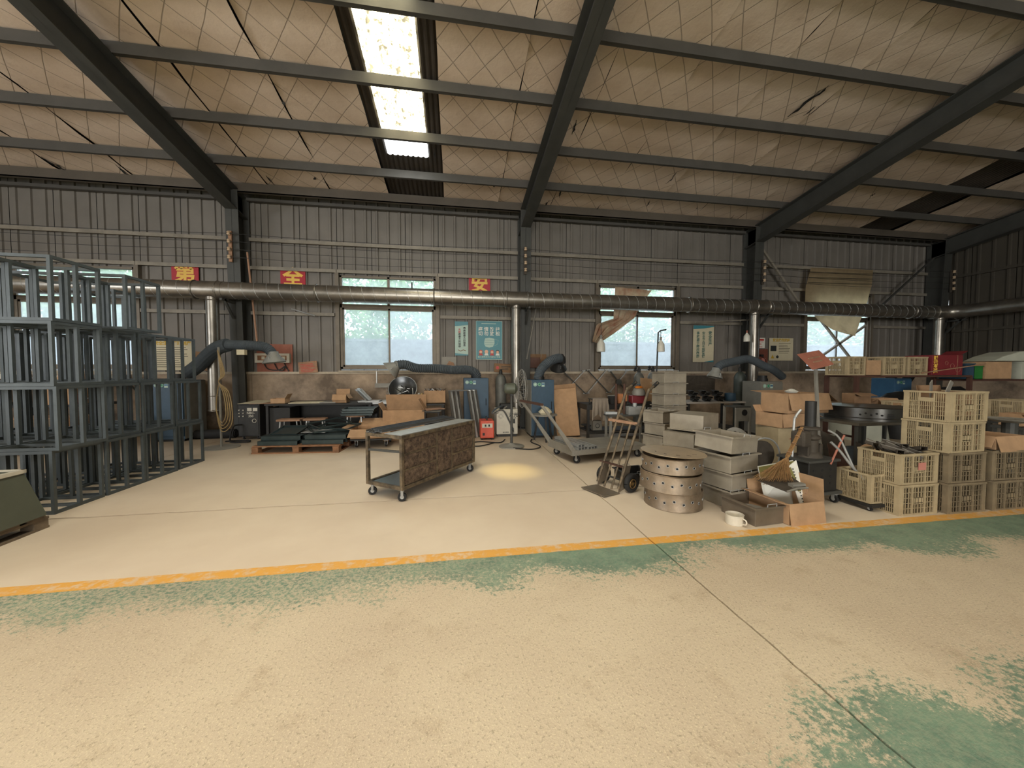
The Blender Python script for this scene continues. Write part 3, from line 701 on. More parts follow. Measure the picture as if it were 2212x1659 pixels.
def bench(label, x0, x1, y0, y1, h, mt=None, ml=None, skirt=False, shelf=True, name='work_bench', th=.035):
    t = thing(name, label, 'workbench', ((x0 + x1) / 2, (y0 + y1) / 2, 0)); w, d = (x1 - x0) / 2, (y1 - y0) / 2; mt = mt or M_dark; ml = ml or M_dark
    MB().box(-w, w, -d, d, h - th, h).build('bench_top', mt, t, bevel=.003)
    n = max(2, int((x1 - x0) / 1.2) + 1)
    for k in range(n):
        x = -w + .04 + (2 * w - .08) * k / (n - 1)
        for s in (-1, 1): MB().bar((x, s * (d - .04), 0), (x, s * (d - .04), h - th), .045).build('leg', ml, t)
        if k < n - 1 and shelf:
            x2 = -w + .04 + (2 * w - .08) * (k + 1) / (n - 1); MB().bar((x, -d + .04, .15), (x2, -d + .04, .15), .03).build('stretcher', ml, t)
    if shelf: MB().box(-w + .04, w - .04, -d + .06, d - .04, .17, .19).build('lower_shelf', ml, t)
    return t
def sheetplate(name, label, cat, pts, th, m, smooth=False):
    """plate from world corner points"""
    pts = [Vector(p) for p in pts]; c = sum(pts, Vector()) / len(pts); base = Vector((c.x, c.y, min(p.z for p in pts)))
    n = (pts[1] - pts[0]).cross(pts[-1] - pts[0]).normalized() * th
    o = MB().prism([p - base for p in pts], n).build(name, m, None); o.location = base; return tag(o, label, cat)

# ================================================================ WALL: signs, posters, boards
def sign(ch, px, label, pz):
    x = X(px, 8.5); t = thing('red_sign', label, 'sign', (x, YW - .05, 3.16), 0, 'red square signs with one yellow character')
    MB().box(-.25, .25, -.012, 0, -.07, .40).build('sign_plate', M_signr, t)
    text(ch, .40, M_signy, t, (0, -.0135, .185), bold=.012); return t
sign('第', 406, 'red square sign with yellow character at left, above the pipe joint', 0)
sign('全', 637, 'red square sign with yellow character between the tall stick and the first window', 0)
sign('安', 1037, 'red square sign with yellow character above the blue mask poster', 0)
def board(name, label, cat, x0, y0, x1, y1, m, Y=None, th=.01, roll=0):
    Y = Y or YW - .04; a, b = at(x0, y1, Y), at(x1, y0, Y); w, h = b.x - a.x, b.z - a.z
    t = thing(name, label, cat, ((a.x + b.x) / 2, Y, a.z)); t.rotation_euler = (0, roll, 0)
    MB().box(-w / 2, w / 2, -th, 0, 0, h).build('board', m, t); return t, w, h
def lines(t, x0, x1, z0, z1, n, th, m=M_ink, y=-.0105, seed=1, name='printed_line', h=.4):
    rnd = random.Random(seed); mb = MB()
    for k in range(n):
        z = z1 - (z1 - z0) * (k + .5) / n; e = x1 - (x1 - x0) * rnd.uniform(0, .35); hh = (z1 - z0) / n * h / 2
        mb.box(x0, e, y - .001, y, z - hh, z + hh)
    return mb.build(name, m, t)
t, w, h = board('mask_poster', 'teal epidemic poster with white characters, a face mask and four small heads', 'poster', 1029, 695, 1084, 776, M_teal)
text('疫 情 防 控\n切 勿 放 松', w * .175, M_white, t, (0, -.0115, h * .73), bold=.002, line=.95)
lines(t, -w * .3, w * .3, h * .92, h * .96, 1, 0, M_tealw)
o = flat([(-.19 * w, .47 * h), (-.16 * w, .55 * h), (0, .57 * h), (.2 * w, .545 * h), (.21 * w, .42 * h), (.15 * w, .335 * h), (0, .31 * h), (-.15 * w, .34 * h), (-.19 * w, .40 * h)], M_tealw, t, 'mask_print', -.0105)
for q in (.38, .44, .50): flat(rect_pts(-.17 * w, .19 * w, q * h, (q + .006) * h), M_teal, t, 'mask_fold', -.0125)
MB().tube([(.21 * w, -.012, .36 * h), (.32 * w, -.012, .40 * h), (.36 * w, -.012, .5 * h), (.21 * w, -.012, .53 * h)], .003, 5).build('mask_strap', M_tealw, t)
for k, xx in enumerate((-.33, -.11, .11, .33)):
    p = flat(disc_pts(xx * w, .2 * h, .055 * w * 1.3, 16), M_inkr if k in (0, 2) else (M_ink if k == 3 else M_skin), t, 'hair_print', -.0105)
    flat(disc_pts(xx * w, .19 * h, .045 * w * 1.2, 16), M_skin, t, 'face_print', -.0125)
    flat([(xx * w - .05, .10 * h), (xx * w + .05, .10 * h), (xx * w + .035, .155 * h), (xx * w - .035, .155 * h)], M_inkr if k % 2 == 0 else M_white, t, 'shoulders_print', -.0105)
    text(('戴口罩', '勤洗手', '多通风', '少聚集')[k], .045, M_tealw, t, (xx * w, -.0115, .06 * h), bold=.0005)
MB().box(-w / 2 - .008, w / 2 + .008, -.014, -.001, -.008, .0).box(-w / 2 - .008, w / 2 + .008, -.014, -.001, h, h + .008).box(-w / 2 - .008, -w / 2, -.014, -.001, 0, h).box(w / 2, w / 2 + .008, -.014, -.001, 0, h).build('frame', M_tealw, t)
t, w, h = board('slogan_poster', 'narrow pale teal slogan poster with vertical characters, left of the mask poster', 'poster', 983, 695, 1011, 768, M_tealw)
flat([(-w / 2, h * .86), (w / 2, h * .9), (w / 2, h), (-w / 2, h)], M_teal, t, 'top_band', -.0105); flat([(-w / 2, 0), (w / 2, 0), (w / 2, h * .035), (-w / 2, h * .07)], M_teal, t, 'bottom_band', -.0105)
text('\n'.join('麻痹是最大的隐患'), .058, M_ink, t, (w * .22, -.0125, h * .55), bold=.001, line=.98)
text('\n'.join('失职'), .058, M_inkr, t, (-w * .15, -.0125, h * .72), bold=.001, line=.98)
text('\n'.join('是最大的祸根'), .058, M_ink, t, (-w * .15, -.0125, h * .445), bold=.001, line=.98)
MB().tube([(-.08, -.012, .17 * h), (-.02, -.012, .13 * h), (.04, -.012, .17 * h), (.1, -.012, .14 * h)], .008, 6).build('handshake_print', M_seat, t)
t, w, h = board('safety_poster', 'cream safety poster with green vertical characters, left of the third downpipe', 'poster', 1496, 704, 1542, 782, M_paper)
flat([(-w / 2, h * .9), (0, h * .92), (w / 2, h * .97), (w / 2, h), (-w / 2, h)], M_teal, t, 'top_band', -.0105); flat([(.0, 0), (w / 2, 0), (w / 2, h * .05)], M_teal, t, 'bottom_band', -.0105)
text('\n'.join('安全来自长期警惕'), .088, mat('print_grey_green', (88, 116, 106), .6, 0, .1, 5, 0), t, (-.0, -.0125, h * .47), bold=.002, line=.97)
text('\n'.join('事故源于瞬间麻痹'), .088, MC['print_grey_green'], t, (-w * .27, -.0125, h * .47), bold=.002, line=.97)
text('\n'.join('安全生产'), .10, MC['print_grey_green'], t, (w * .32, -.0125, h * .64), bold=.004, line=.97)
t, w, h = board('safety_notice', 'cream safety notice with yellow title, between third downpipe and tarpaulin window', 'notice', 1660, 731, 1713, 779, M_paper)
text('安全操作规程', .09, mat('print_ochre', (196, 160, 50), .6, 0, .1, 5, 0), t, (0, -.0125, h * .9), bold=.003)
flat(rect_pts(-w * .44, -w * .2, h * .42, h * .66), M_ink, t, 'photo_print', -.0105); lines(t, -w * .1, w * .42, h * .3, h * .8, 7, 0, M_castiron, h=.25)
flat([(-w * .42, h * .1), (-w * .28, h * .1), (-w * .35, h * .27)], MC['print_ochre'], t, 'triangle_print', -.0105); flat(disc_pts(-w * .15, h * .17, .04), M_ink, t, 'round_print', -.0105)
t, w, h = board('paper_notice', 'small white and red notice behind the third downpipe', 'notice', 1628, 730, 1652, 752, M_white)
flat(rect_pts(-w * .4, w * .4, h * .72, h * .9), M_inkr, t, 'red_band', -.0105); lines(t, -w * .4, w * .4, h * .3, h * .66, 3, 0, M_inkr, h=.35); lines(t, -w * .3, w * .3, h * .06, h * .2, 1, 0, M_inkr)
t, w, h = board('fuse_board', 'reddish board with switches below the small notice, right of the third downpipe', 'electrical board', 1628, 754, 1658, 785, mat('red_board', (120, 66, 50), .8, 0, .3, 5, .1))
MB().box(.0, .1, -.05, -.01, .02, .14).build('socket', M_pink, t); MB().box(-.05, .04, -.06, -.01, .18, .24).build('switch', M_dark, t)
MB().tube([(.0, -.05, .2), (.08, -.07, .1), (.1, -.05, .02)], .006, 5).build('cable', M_dark, t)
t, w, h = board('work_notice', 'cream notice with yellow title behind the cages, right of the leftmost window', 'notice', 334, 736, 414, 800, M_paper)
text('安全生产管理制度', .085, MC['print_ochre'], t, (0, -.0125, h * .9), bold=.003); lines(t, -w * .42, w * .42, h * .08, h * .8, 10, 0, M_castiron, h=.25, seed=4)
t, w, h = board('picture_board', 'tilted brown board with black tablet shape above the left blue cabinet', 'board', 417, 762, 458, 800, M_card2, roll=.18)
MB().box(-.17, .1, -.03, -.012, .08, .2).build('tablet', M_dark, t)
t, w, h = board('power_board', 'reddish plywood board with cream breaker box beneath the left extraction hood', 'electrical board', 556, 744, 632, 803, M_signp)
o = MB().box(-w * .5, w * .46, -.10, -.01, h * .32, h * .66).build('breaker_box', M_cream, t, bevel=.005)
MB().box(-w * .42, w * .38, -.105, -.10, h * .41, h * .58).build('breaker_window', M_wood, o)
for k in range(5): MB().box(-w * .3 + k * .1, -w * .3 + k * .1 + .06, -.115, -.105, h * .44, h * .55).build('breaker_switch', M_dark if k % 2 else M_cream, o)
for k in range(3): MB().tube(spline([(-.2 + .2 * k, -.05, h * .32), (-.1 + .2 * k, -.1, h * (.1 - .03 * k)), (.1 + .1 * k, -.1, h * .06), (.22, -.08, h * .2)], 5), .012, 6).build('cable', M_dark, t)
t, w, h = board('card_notice', 'small tilted pink-brown card sign leaning on the wall ledge, left of the first clear window', 'sign', 647, 781, 687, 806, M_seat, YW - .14, roll=-.10)
lines(t, -w * .4, w * .4, h * .1, h * .85, 6, 0, M_inkr, h=.4, seed=9)
t, w, h = board('dusty_plaque', 'dusty brown framed plaque leaning above the gas cylinder beside the fan', 'plaque', 1067, 787, 1103, 803, M_card2, YW - .14, roll=.05)
flat(disc_pts(-.12, h * .5, .04), M_inkr, t, 'round_print', -.0105); lines(t, -.03, .2, h * .2, h * .8, 3, 0, M_ink)
MB().box(-w / 2, w / 2, -.02, -.01, h, h + .015).box(-w / 2, w / 2, -.02, -.01, -.015, 0).build('frame', M_wood, t)
t, w, h = board('brown_switch_box', 'brown switch box on cardboard backing right of the second column', 'electrical box', 1141, 765, 1180, 790, M_card2)
MB().box(-w * .5, w * .1, -.12, -.01, -.05, h * .7).build('switch_box', mat('brown_box_paint', (98, 62, 46), .6, 0, .2, 5, .02), t, bevel=.005); MB().tube(spline([(-w * .1, -.06, -.05), (-.0, -.08, -.2), (.12, -.06, -.3)], 5), .012, 6).build('cable', M_dark, t)
t, w, h = board('dusty_shelf_board', 'dusty grey board with cloth leaning below the slogan poster', 'board', 954, 771, 986, 796, M_dust, YW - .14)
MB().prism([(-w * .3, -.03, 0), (w * .45, -.03, 0), (w * .3, -.03, h * .5), (0, -.03, h * .65)], (0, -.02, 0)).build('folded_cloth', M_seat, t)
# leaning sticks and bracket
def stick(name, label, cat, a, b, Y, r, m):
    p, q = at(*a, Y), at(*b, Y); o = MB().tube([Vector((0, 0, 0)), p - q], r, 8).build(name, m); o.location = q; return tag(o, label, cat)
stick('bamboo_pole', 'long thin pole leaning on the wall just right of the left column', 'pole', (534, 545), (556, 745), 8.2, .018, mat('pale_bamboo', (172, 132, 106), .8, 0, .2, 9, .02))
stick('metal_rod', 'short bright rod jutting from the wall girt left of the first clear window', 'rod', (630, 667), (680, 682), 8.3, .014, M_galv)
stick('thin_rail', 'thin bar along the wall above the cream safety poster', 'rail', (1503, 696), (1618, 691), 8.15, .014, M_girt)
stick('hanging_flex', 'pale flex hanging beside the second column above the brown switch box', 'cable', (1163, 640), (1138, 776), 8.2, .016, M_dust)
stick('thin_flex', 'thin cord on the wall right of the pale flex', 'cable', (1186, 622), (1168, 776), 8.3, .007, M_dust)
# insulator brackets and overhead wires
for k, x in enumerate(COLX[1:]):
    side = ('left', 'second', 'third', 'right corner')[k]
    t = thing('insulator_bracket', 'wooden bracket with four white insulators on the %s column' % side, 'insulator bracket', (x - .02 + .1 * (k > 1), 8.12, 3.55), 0, 'insulator brackets on the columns')
    MB().box(-.03, .03, -.03, 0, -.03, .58).build('bracket_bar', M_seat if k < 1 else M_castiron, t)
    for j in range(4): MB().lathe([(0, 0), (.028, 0), (.035, .02), (.022, .035), (.035, .05), (.025, .07), (0, .07)], 14, (0, -.07, .02 + .155 * j)).build('insulator', M_porc, t, smooth=True)
for j in range(4):
    zz = 3.60 + .155 * j; pts = []
    for a, b in zip(COLX[:-1], COLX[1:]):
        for q in range(6): f = q / 6; pts.append((a + (b - a) * f, 8.05, zz - .05 * math.sin(PI * f)))
    pts.append((COLX[-1], 8.05, zz)); o = MB().tube(pts, .005, 4).build('overhead_wire', M_dark)
    tag(o, ('lowest', 'second lowest', 'second highest', 'highest')[j] + ' of the four thin wires strung between the column insulators', 'wire', 'wires between the columns')

# ================================================================ EXHAUST DUCT
DY, DZ, DR = 7.86, 2.90, .165
t = thing('exhaust_duct', 'long spiral galvanised exhaust duct running along the wall with four downpipes', 'duct', (0, DY, 0))
MB().tube([(XL + .05, 0, DZ), (12.75, 0, DZ)], DR, 28).build('duct_pipe', M_duct, t, smooth=True)
el = [(12.75 + .4 * math.sin(a), -.4 + .4 * math.cos(a), DZ) for a in [PI / 2 * i / 6 for i in range(7)]]
MB().tube(el, DR * 1.01, 28).build('elbow', M_duct, t, smooth=True)
MB().tube([(13.15, -.4, DZ), (13.15, -12, DZ)], DR, 28).build('duct_pipe', M_duct, t, smooth=True)
hel = []; L = 12.6 - XL
for i in range(int(L / .22) * 14): a = i / 14 * 2 * PI; hel.append((XL + .1 + i / 14 * .22, (DR + .001) * math.cos(a), DZ + (DR + .001) * math.sin(a)))
MB().tube(hel, .0045, 4).build('spiral_seam', M_galv, t)
downs = [(465, 888, 'a'), (1115, 905, 'b'), (1625, 870, 'c'), (2021, 800, 'd')]
for px in (430, 480, 690, 940, 1093, 1138, 1484, 1622, 1648, 1958, 2006, 2068): 
    x = X(px, DY); MB().torus((x, 0, DZ), DR + .006, .014, 'x', 28, 6).build('flange', M_duct, t, smooth=True)
for px, pb, _ in downs:
    x = X(px, DY); zb = max(.35, Z(px, pb, DY))
    p = MB().lathe([(.105, zb), (.105, DZ - .1)], 22, (x, 0, 0)).build('downpipe', M_duct, t, smooth=True)
    for zz in (DZ - .2, zb + .02, zb + .3): MB().torus((x, 0, zz), .108, .009, 'z', 22, 5).build('pipe_band', M_duct, p, smooth=True)
    mb = MB().box(x - .23, x + .23, -DR - .004, DR + .004, DZ - .0, DZ + .0)
    MB().tube([(x - .22, 0, DZ), (x + .22, 0, DZ)], DR + .006, 28).build('tee_sleeve', M_duct, t, smooth=True)
for x in COLX[1:]:
    MB().bar((x, .25, DZ - .5), (x, -.05, DZ - .17), .04).bar((x, .25, DZ - .19), (x, -.15, DZ - .19), .04).build('duct_bracket', M_steel, t)

# ================================================================ LEFT: tube cages, machine on pallet
def make_cage(label, loc):
    w, d, h, q = .56, .49, .60, .028; t = thing('tube_cage', label, 'metal frame', loc, 0, 'stacked tube cages')
    for x in (-w / 2 + q / 2, w / 2 - q / 2):
        for y in (-d / 2 + q / 2, d / 2 - q / 2): MB().box(x - q / 2, x + q / 2, y - q / 2, y + q / 2, 0, h).build('corner_post', M_cage, t)
        MB().box(x - q / 2, x + q / 2, -q / 2, q / 2, q, h - q).build('middle_post', M_cage, t)
        for z in (0, h - q): MB().box(x - q / 2, x + q / 2, -d / 2 + q, d / 2 - q, z, z + q).build('side_rail', M_cage, t)
    for y in (-d / 2 + q / 2, d / 2 - q / 2):
        for z in (0, h - q): MB().box(-w / 2 + q, w / 2 - q, y - q / 2, y + q / 2, z, z + q).build('end_rail', M_cage, t)
    MB().box(-q / 2, q / 2, d / 2 - q, d / 2, q, h - q).build('middle_post', M_cage, t)
    MB().box(-w / 2 + q, w / 2 - q, -q / 2, q / 2, 0, q).build('cross_rail', M_cage, t)
    return t
cage0 = None; rc = random.Random(3)
tier = ('bottom tier', 'second tier', 'third tier', 'top tier'); posn = ('nearest', 'second', 'third', 'farthest'); rown = ('aisle', 'middle', 'inner')
for r in range(3):
    for j in range(4):
        for k in range(4):
            if k == 3 and (r, j) not in ((0, 0), (0, 1), (1, 0), (1, 3), (1, 1)): continue
            if r == 2 and (j == 3 or k > 2): continue
            x = -3.98 - r * .60 + rc.uniform(-.012, .012) + (.05 * (k > 0) if j == 0 else 0) - (.03 * k if j > 0 else 0); y = 4.2 + j * .515 + rc.uniform(-.012, .012) + (.17 if (k == 3 and j == 1) else 0)
            if k == 3 and j == 1: x += .20
            lab = 'slate tube cage, %s of %s row, %s from camera' % (tier[k], rown[r], posn[j])
            loc = (x, y, k * .602)
            if cage0 is None: cage0 = make_cage(lab, loc)
            else: dup(cage0, loc, rc.uniform(-.02, .02), lab)
p1 = pallet('grey weathered wooden pallet under the green machine at far left', (-3.97, 3.06, 0), .03, 1.05, 1.15, .12, M_woodg, 6)
t = thing('machine_housing', 'dark green sloped machine housing with pale top edge on the left pallet', 'machine', (-3.86, 3.06, .12), .03)
MB().add([(-.5, -.55, 0), (.44, -.55, 0), (.44, .54, 0), (-.5, .54, 0), (-.5, -.5, .41), (.38, -.5, .41), (.38, .44, .41), (-.5, .44, .41)], [(0, 3, 2, 1), (4, 5, 6, 7), (0, 1, 5, 4), (1, 2, 6, 5), (2, 3, 7, 6), (3, 0, 4, 7)]).build('housing', M_machg, t, bevel=.006)
MB().box(.365, .395, -.52, .45, .39, .422).box(-.5, .395, .42, .45, .39, .422).build('pale_edge', M_cream, t, bevel=.003)
t = thing('sloped_console', 'pale grey sloped console standing on top of the green machine', 'machine', (-3.96, 3.10, .545), .0)
MB().add([(-.3, -.4, 0), (.3, -.4, 0), (.3, .3, 0), (-.3, .3, 0), (-.3, -.4, .34), (.16, -.4, .34), (.16, .22, .34), (-.3, .22, .34)], [(0, 3, 2, 1), (4, 5, 6, 7), (0, 1, 5, 4), (1, 2, 6, 5), (2, 3, 7, 6), (3, 0, 4, 7)]).build('panel_body', mat('pale_machine_grey', (170, 170, 156), .5, 0, .15, 4, .02), t, bevel=.01)
# bench and clutter behind the cages
b0 = bench('long dark workbench along the wall behind the tube cages', -9.6, -6.45, 7.5, 8.3, .74)
for k, (x, w_, h_, lab) in enumerate(((-9.1, .6, .3, 'brown carton on the far left bench, leftmost'), (-8.3, .5, .28, 'brown carton on the far left bench, second from left'), (-7.0, .5, .4, 'tall brown carton on the far left bench, behind the cages'))):
    carton(lab, (x, 7.72, .741), .05 * k, w_, .36, h_, [('f', 200, .15), ('b', 110, .15)], M_card2 if k % 2 else M_card, 'cartons on the far left bench')
t = thing('bench_vice', 'small dark red bench vice on the bench behind the cages', 'vice', (-6.75, 7.7, .74)); MB().box(-.06, .06, -.05, .05, 0, .04).box(-.04, .04, -.04, .04, .04, .14).build('vice_body', M_maroon, t, bevel=.005); MB().cyl((-.14, 0, .1), (.14, 0, .1), .012, 8).build('screw', M_galv, t); MB().lathe([(0, .14), (.03, .14), (.045, .17), (.03, .2), (0, .2)], 10).build('knob', M_maroon, t, smooth=True)
t = thing('wall_shelf', 'narrow dark shelf below the far left window carrying small parts', 'shelf', (-7.6, 8.3, 1.16)); MB().box(-1.3, 1.3, -.16, .16, 0, .03).build('shelf_board', M_plank, t)
for s in (-1.2, 0, 1.2): MB().bar((s, -.12, -.0), (s, .16, -.25), .025).build('bracket', M_steel, t)
for k in range(9):
    o = MB().box(-.09, .09, -.06, .06, 0, .03 + .02 * (k % 3)).box(-.05, .03, -.04, .04, .03, .07 + .02 * (k % 2)).build('parts_tray', (M_galv, M_white, M_dark)[k % 3], bevel=.004)
    o.location = (-8.75 + k * .28, 8.3, 1.192); o.rotation_euler = (0, 0, .3 * (k % 3 - 1)); tag(o, 'small tray of loose parts, %s from the left on the shelf under the leftmost window' % ('first', 'second', 'third', 'fourth', 'fifth', 'sixth', 'seventh', 'eighth', 'ninth')[k], 'tray', 'small trays on the narrow shelf')
for k in range(2):
    x = -7.9 + k * 1.35; t = thing('brown_cupboard', ('wide low brown wooden cupboard behind the cages, left one', 'wide low brown wooden cupboard behind the cages, right one')[k], 'cupboard', (x, 6.95, 0))
    MB().box(-.5, .5, -.22, .22, .08, .6).build('cupboard_body', M_card2, t, bevel=.01); MB().box(-.47, .47, -.235, -.22, .12, .34).build('drawer', M_woodg, t, bevel=.005); MB().box(-.47, .47, -.235, -.22, .36, .58).build('drawer', M_woodg, t, bevel=.005)
    for s in (-.42, .42): caster(t, s, 0, .03, .015)
c0 = collector('blue dust collector cabinet with grey side behind the farthest cages', (X(411, 7.9) - .24, 8.0, 0), .50, .62, 1.16, M_blue, mside=None)
MB().box(.252, .262, -.28, .31, .05, 1.15).build('side_panel', M_grey, c0)
t = thing('extraction_arm', 'long dusty extraction hose arm with hood hanging at left of the left column', 'extraction arm', (X(420, 7.9), 8.0, 1.28))
o = t.location
def rel(px, py, Y, o): return at(px, py, Y) - Vector(o)
hose([rel(406, 806, 7.9, o), rel(428, 790, 7.75, o), rel(450, 768, 7.6, o), rel(470, 752, 7.5, o), rel(492, 745, 7.4, o)], .115, t)
hose([rel(492, 745, 7.4, o), rel(530, 746, 7.3, o), rel(562, 748, 7.3, o), rel(578, 753, 7.3, o), rel(590, 766, 7.3, o)], .085, t)
hood(rel(590, 766, 7.3, o), (.12, 0, -1), .09, .19, .15, t)
MB().box(*sorted((rel(500, 0, 7.2, o).x, rel(517, 0, 7.2, o).x)), -.95, -.86, rel(0, 764, 7.2, o).z, rel(0, 752, 7.2, o).z).build('clamp', M_paper, t)
t = thing('cable_stand', 'thin pole on round base draped with yellow cable, before the left column', 'stand', (X(481, 7.05), 6.98, 0))
MB().lathe([(0, 0), (.27, 0), (.27, .015), (0, .022)], 28).build('base_disc', M_dust, t, smooth=True); MB().cyl((0, 0, .02), (0, 0, 1.75), .018, 10).build('pole', M_dust, t)
for k in range(4):
    a = [(0, -.03, 1.7), (.05 + .02 * k, -.05, 1.3), (.02, -.06, 1.15), (.10 + .03 * k, -.08, .95), (.13 + .03 * k, -.08, .6 - .05 * k), (.05, -.07, .45 - .05 * k), (-.03, -.06, .7), (.01, -.05, 1.1)]
    MB().tube(spline(a, 6), .008, 5).build('hanging_cable', M_yhose, t)
t = thing('floor_roll', 'dark rubber roll lying on the floor by the base of the left column', 'roll', (X(468, 8.0), 7.95, .09)); MB().cyl((-.35, 0, 0), (.35, .0, 0), .09, 16).build('roll', M_rub, t, smooth=True); MB().torus((.352, 0, 0), .05, .008, 'x', 14).build('roll_end', M_dark, t)

# ================================================================ LEFT BENCH AREA
xa, xb = X(513, 7.7), X(560, 7.7); t = thing('welding_machine', 'black welding power source with printed front under a curled paper sheet', 'welding machine', ((xa + xb) / 2, 7.98, 0)); w2 = (xb - xa) / 2
MB().box(-w2, w2, -.28, .28, .06, .70).build('machine_case', M_dark, t, bevel=.012); MB().box(-w2 + .02, w2 - .02, -.29, -.28, .09, .66).build('front_panel', mat('worn_black_panel', (46, 44, 40), .5, .1, .4, 12, .05), t)
for k in range(2): MB().box(-.02 + .1 * k, .06 + .1 * k, -.298, -.288, .56, .62).build('display', M_cream, t)
text('NBC-\n350', .06, M_cream, t, (.04, -.292, .49), bold=.001)
for a in range(2):
    for b in range(3): MB().cyl((-.16 + .07 * a, -.305, .58 - .06 * b), (-.16 + .07 * a, -.29, .58 - .06 * b), .012, 10).build('knob', M_cream, t)
MB().torus((.1, -.295, .37), .035, .006, 'y', 18).build('dial_ring', M_cream, t); MB().cyl((.1, -.31, .37), (.1, -.29, .37), .022, 12).build('dial', M_dark, t)
for s in (-1, 1): caster(t, s * .13, -.2, .028, .006); caster(t, s * .13, .2, .028, .006)
MB().tube(spline([(-.12, -.3, .3), (-.2, -.42, .28), (-.22, -.5, .05), (-.1, -.62, .02), (.15, -.6, .02), (.05, -.45, .02), (-.3, -.5, .02)], 8), .014, 6).build('power_cable', M_rub, t)
sheetplate('paper_sheet', 'curled dusty paper sheet on top of the black welding machine', 'paper', [(-4.02 - .1, 7.62, .705), (-3.72, 7.62, .705), (-3.66, 8.2, .72), (-4.05, 8.2, .73)], .006, M_paper)
BX0, BX1, BH = X(564, 7.45), X(800, 7.45), .70
bench('long dark workbench behind the floor stools, left of the stand fan', BX0, BX1, 7.55, 8.35, BH, M_dark, shelf=False)
t = thing('bench_cabinet', 'black open cabinet under the left end of the long dark workbench', 'cabinet', (BX0 + .22, 7.85, 0))
ring4(MB(), -.2, .2, -.22, .22, .02, .62, .02).build('cabinet_shell', M_dark, t)
t = thing('dark_skirt_panel', 'black sheet panel standing under the long workbench behind the stools', 'panel', ((BX0 + BX1) / 2 + .2, 8.28, 0)); MB().box(-.95, .75, 0, .02, 0, .64).build('panel_sheet', M_dark, t); MB().bar((.5, -.03, .6), (.7, -.03, .05), .02).build('diagonal_bar', M_steel, t)
def onb(px0, px1, h, label, Y=7.75, z=BH, name='cardboard_box', flaps=(), d=.28, m=None, rz=0):
    a, b = X(px0, Y - d / 2), X(px1, Y - d / 2); return carton(label, ((a + b) / 2, Y, z), rz, b - a, d, h, flaps, m, 'cartons on the long workbench', name)
onb(584, 615, .10, 'small brown carton with one flap up at left on long workbench', flaps=[('r', 120, .1)], d=.22)
onb(718, 748, .17, 'brown carton with pale flaps on long workbench beside leaning channel', flaps=[('f', 245, .12), ('r', 235, .10), ('b', 100, .1)], d=.25)
for k, (p0, p1, mm, lab) in enumerate(((538, 583, M_seat, 'flat brown cardboard sheet on the left end of the long workbench'), (622, 700, M_paper, 'pale paper sheet on the middle of the long workbench'), (690, 730, M_dust, 'thin grey plate by the small flapped carton on the long workbench'))):
    a, b = X(p0, 7.6), X(p1, 7.6); o = MB().prism([(-(b - a) / 2, -.2, 0), ((b - a) / 2, -.17, 0), ((b - a) / 2 - .05, .2, 0), (-(b - a) / 2, .17, 0)], (0, 0, .008 + .006 * k)).build('sheet', mm); o.location = ((a + b) / 2, 7.8, BH + .001); tag(o, lab, 'sheet')
t = thing('leaning_channel', 'bright open channel leaning against the metal tray on the workbench', 'metal channel', (X(795, 7.7), 7.75, BH + .012)); a = Vector((0, 0, 0)); b = Vector((-.26, .1, .24))
MB().bar(a, b, .09, .008).build('channel_web', M_galv, t); MB().bar(a + Vector((.03, 0, .03)), b + Vector((.03, 0, .03)), .09, .006).build('channel_lip', M_galv, t); MB().bar((-.045, .02, .04), (-.25, .12, .22), .006, .04).bar((.045, .02, .04), (-.18, .12, .25), .006, .04).build('channel_flange', M_galv, t)
def tray(label, loc, rz, w, d, h, m=M_galv, group=None, rx=0, ry=0):
    t = thing('metal_tray', label, 'tray', loc, rz, group); t.rotation_euler = (rx, ry, rz)
    b = ring4(MB(), -w / 2, w / 2, -d / 2, d / 2, 0, h, .005).box(-w / 2, w / 2, -d / 2, d / 2, 0, .004).build('tray_body', m, t)
    ring4(MB(), -w / 2 - .012, w / 2 + .012, -d / 2 - .012, d / 2 + .012, h - .003, h + .003, .018).build('tray_rim', m, t); return t
b2 = bench('dark workbench carrying the round dish, behind the brown cartons', X(800, 7.45) + .03, X(960, 7.45), 7.58, 8.25, .66)
tray('shallow bright metal tray on bench left of the round dish', (X(822, 7.6), 7.85, .665), .02, .62, .45, .05)
tray('second shallow metal tray under the bright tray front edge', (X(800, 7.3) - .1, 7.72, BH + .005), -.03, .4, .25, .03)
dx = X(868, 7.9); t = thing('round_dish', 'large round reflective metal dish full of scraps standing on edge', 'dish', (dx, 8.05, .665)); D0 = Vector((0, 0, .29))
mt = Matrix.Translation(D0) @ Matrix.Rotation(math.radians(62), 4, 'X')
MB().lathe([(.0, -.09), (.12, -.085), (.22, -.05), (.29, 0), (.30, .01), (.29, .005), (.22, -.042), (.12, -.077), (0, -.082)], 32).xf(mt).build('dish_bowl', mat('polished_steel', (96, 98, 100), .3, .85, .3, 6, .05), t, smooth=True)
MB().torus((0, 0, .008), .295, .008, 'z', 32).xf(mt).build('dish_rim', M_galv, t, smooth=True)
rr = random.Random(5)
for k in range(9):
    a = rr.uniform(0, 6.28); MB().bar(mt @ Vector((.15 * math.cos(a), .15 * math.sin(a) - .03, .0)), mt @ Vector((.12 * math.cos(a + 2.3), .12 * math.sin(a + 2.3) - .05, .03)), .02, .01).build('metal_scrap', M_dark if k % 3 else M_galv, t)
MB().bar((-.2, -.15, .0), (0, .05, .25), .015).bar((.24, -.15, .0), (.2, .05, .3), .015).build('dish_stand', M_galv, t)
onb(916, 962, .26, 'tall brown carton full of dark scrap right of the round dish', Y=7.85, z=.665, d=.3, flaps=[('r', 80, .04)])
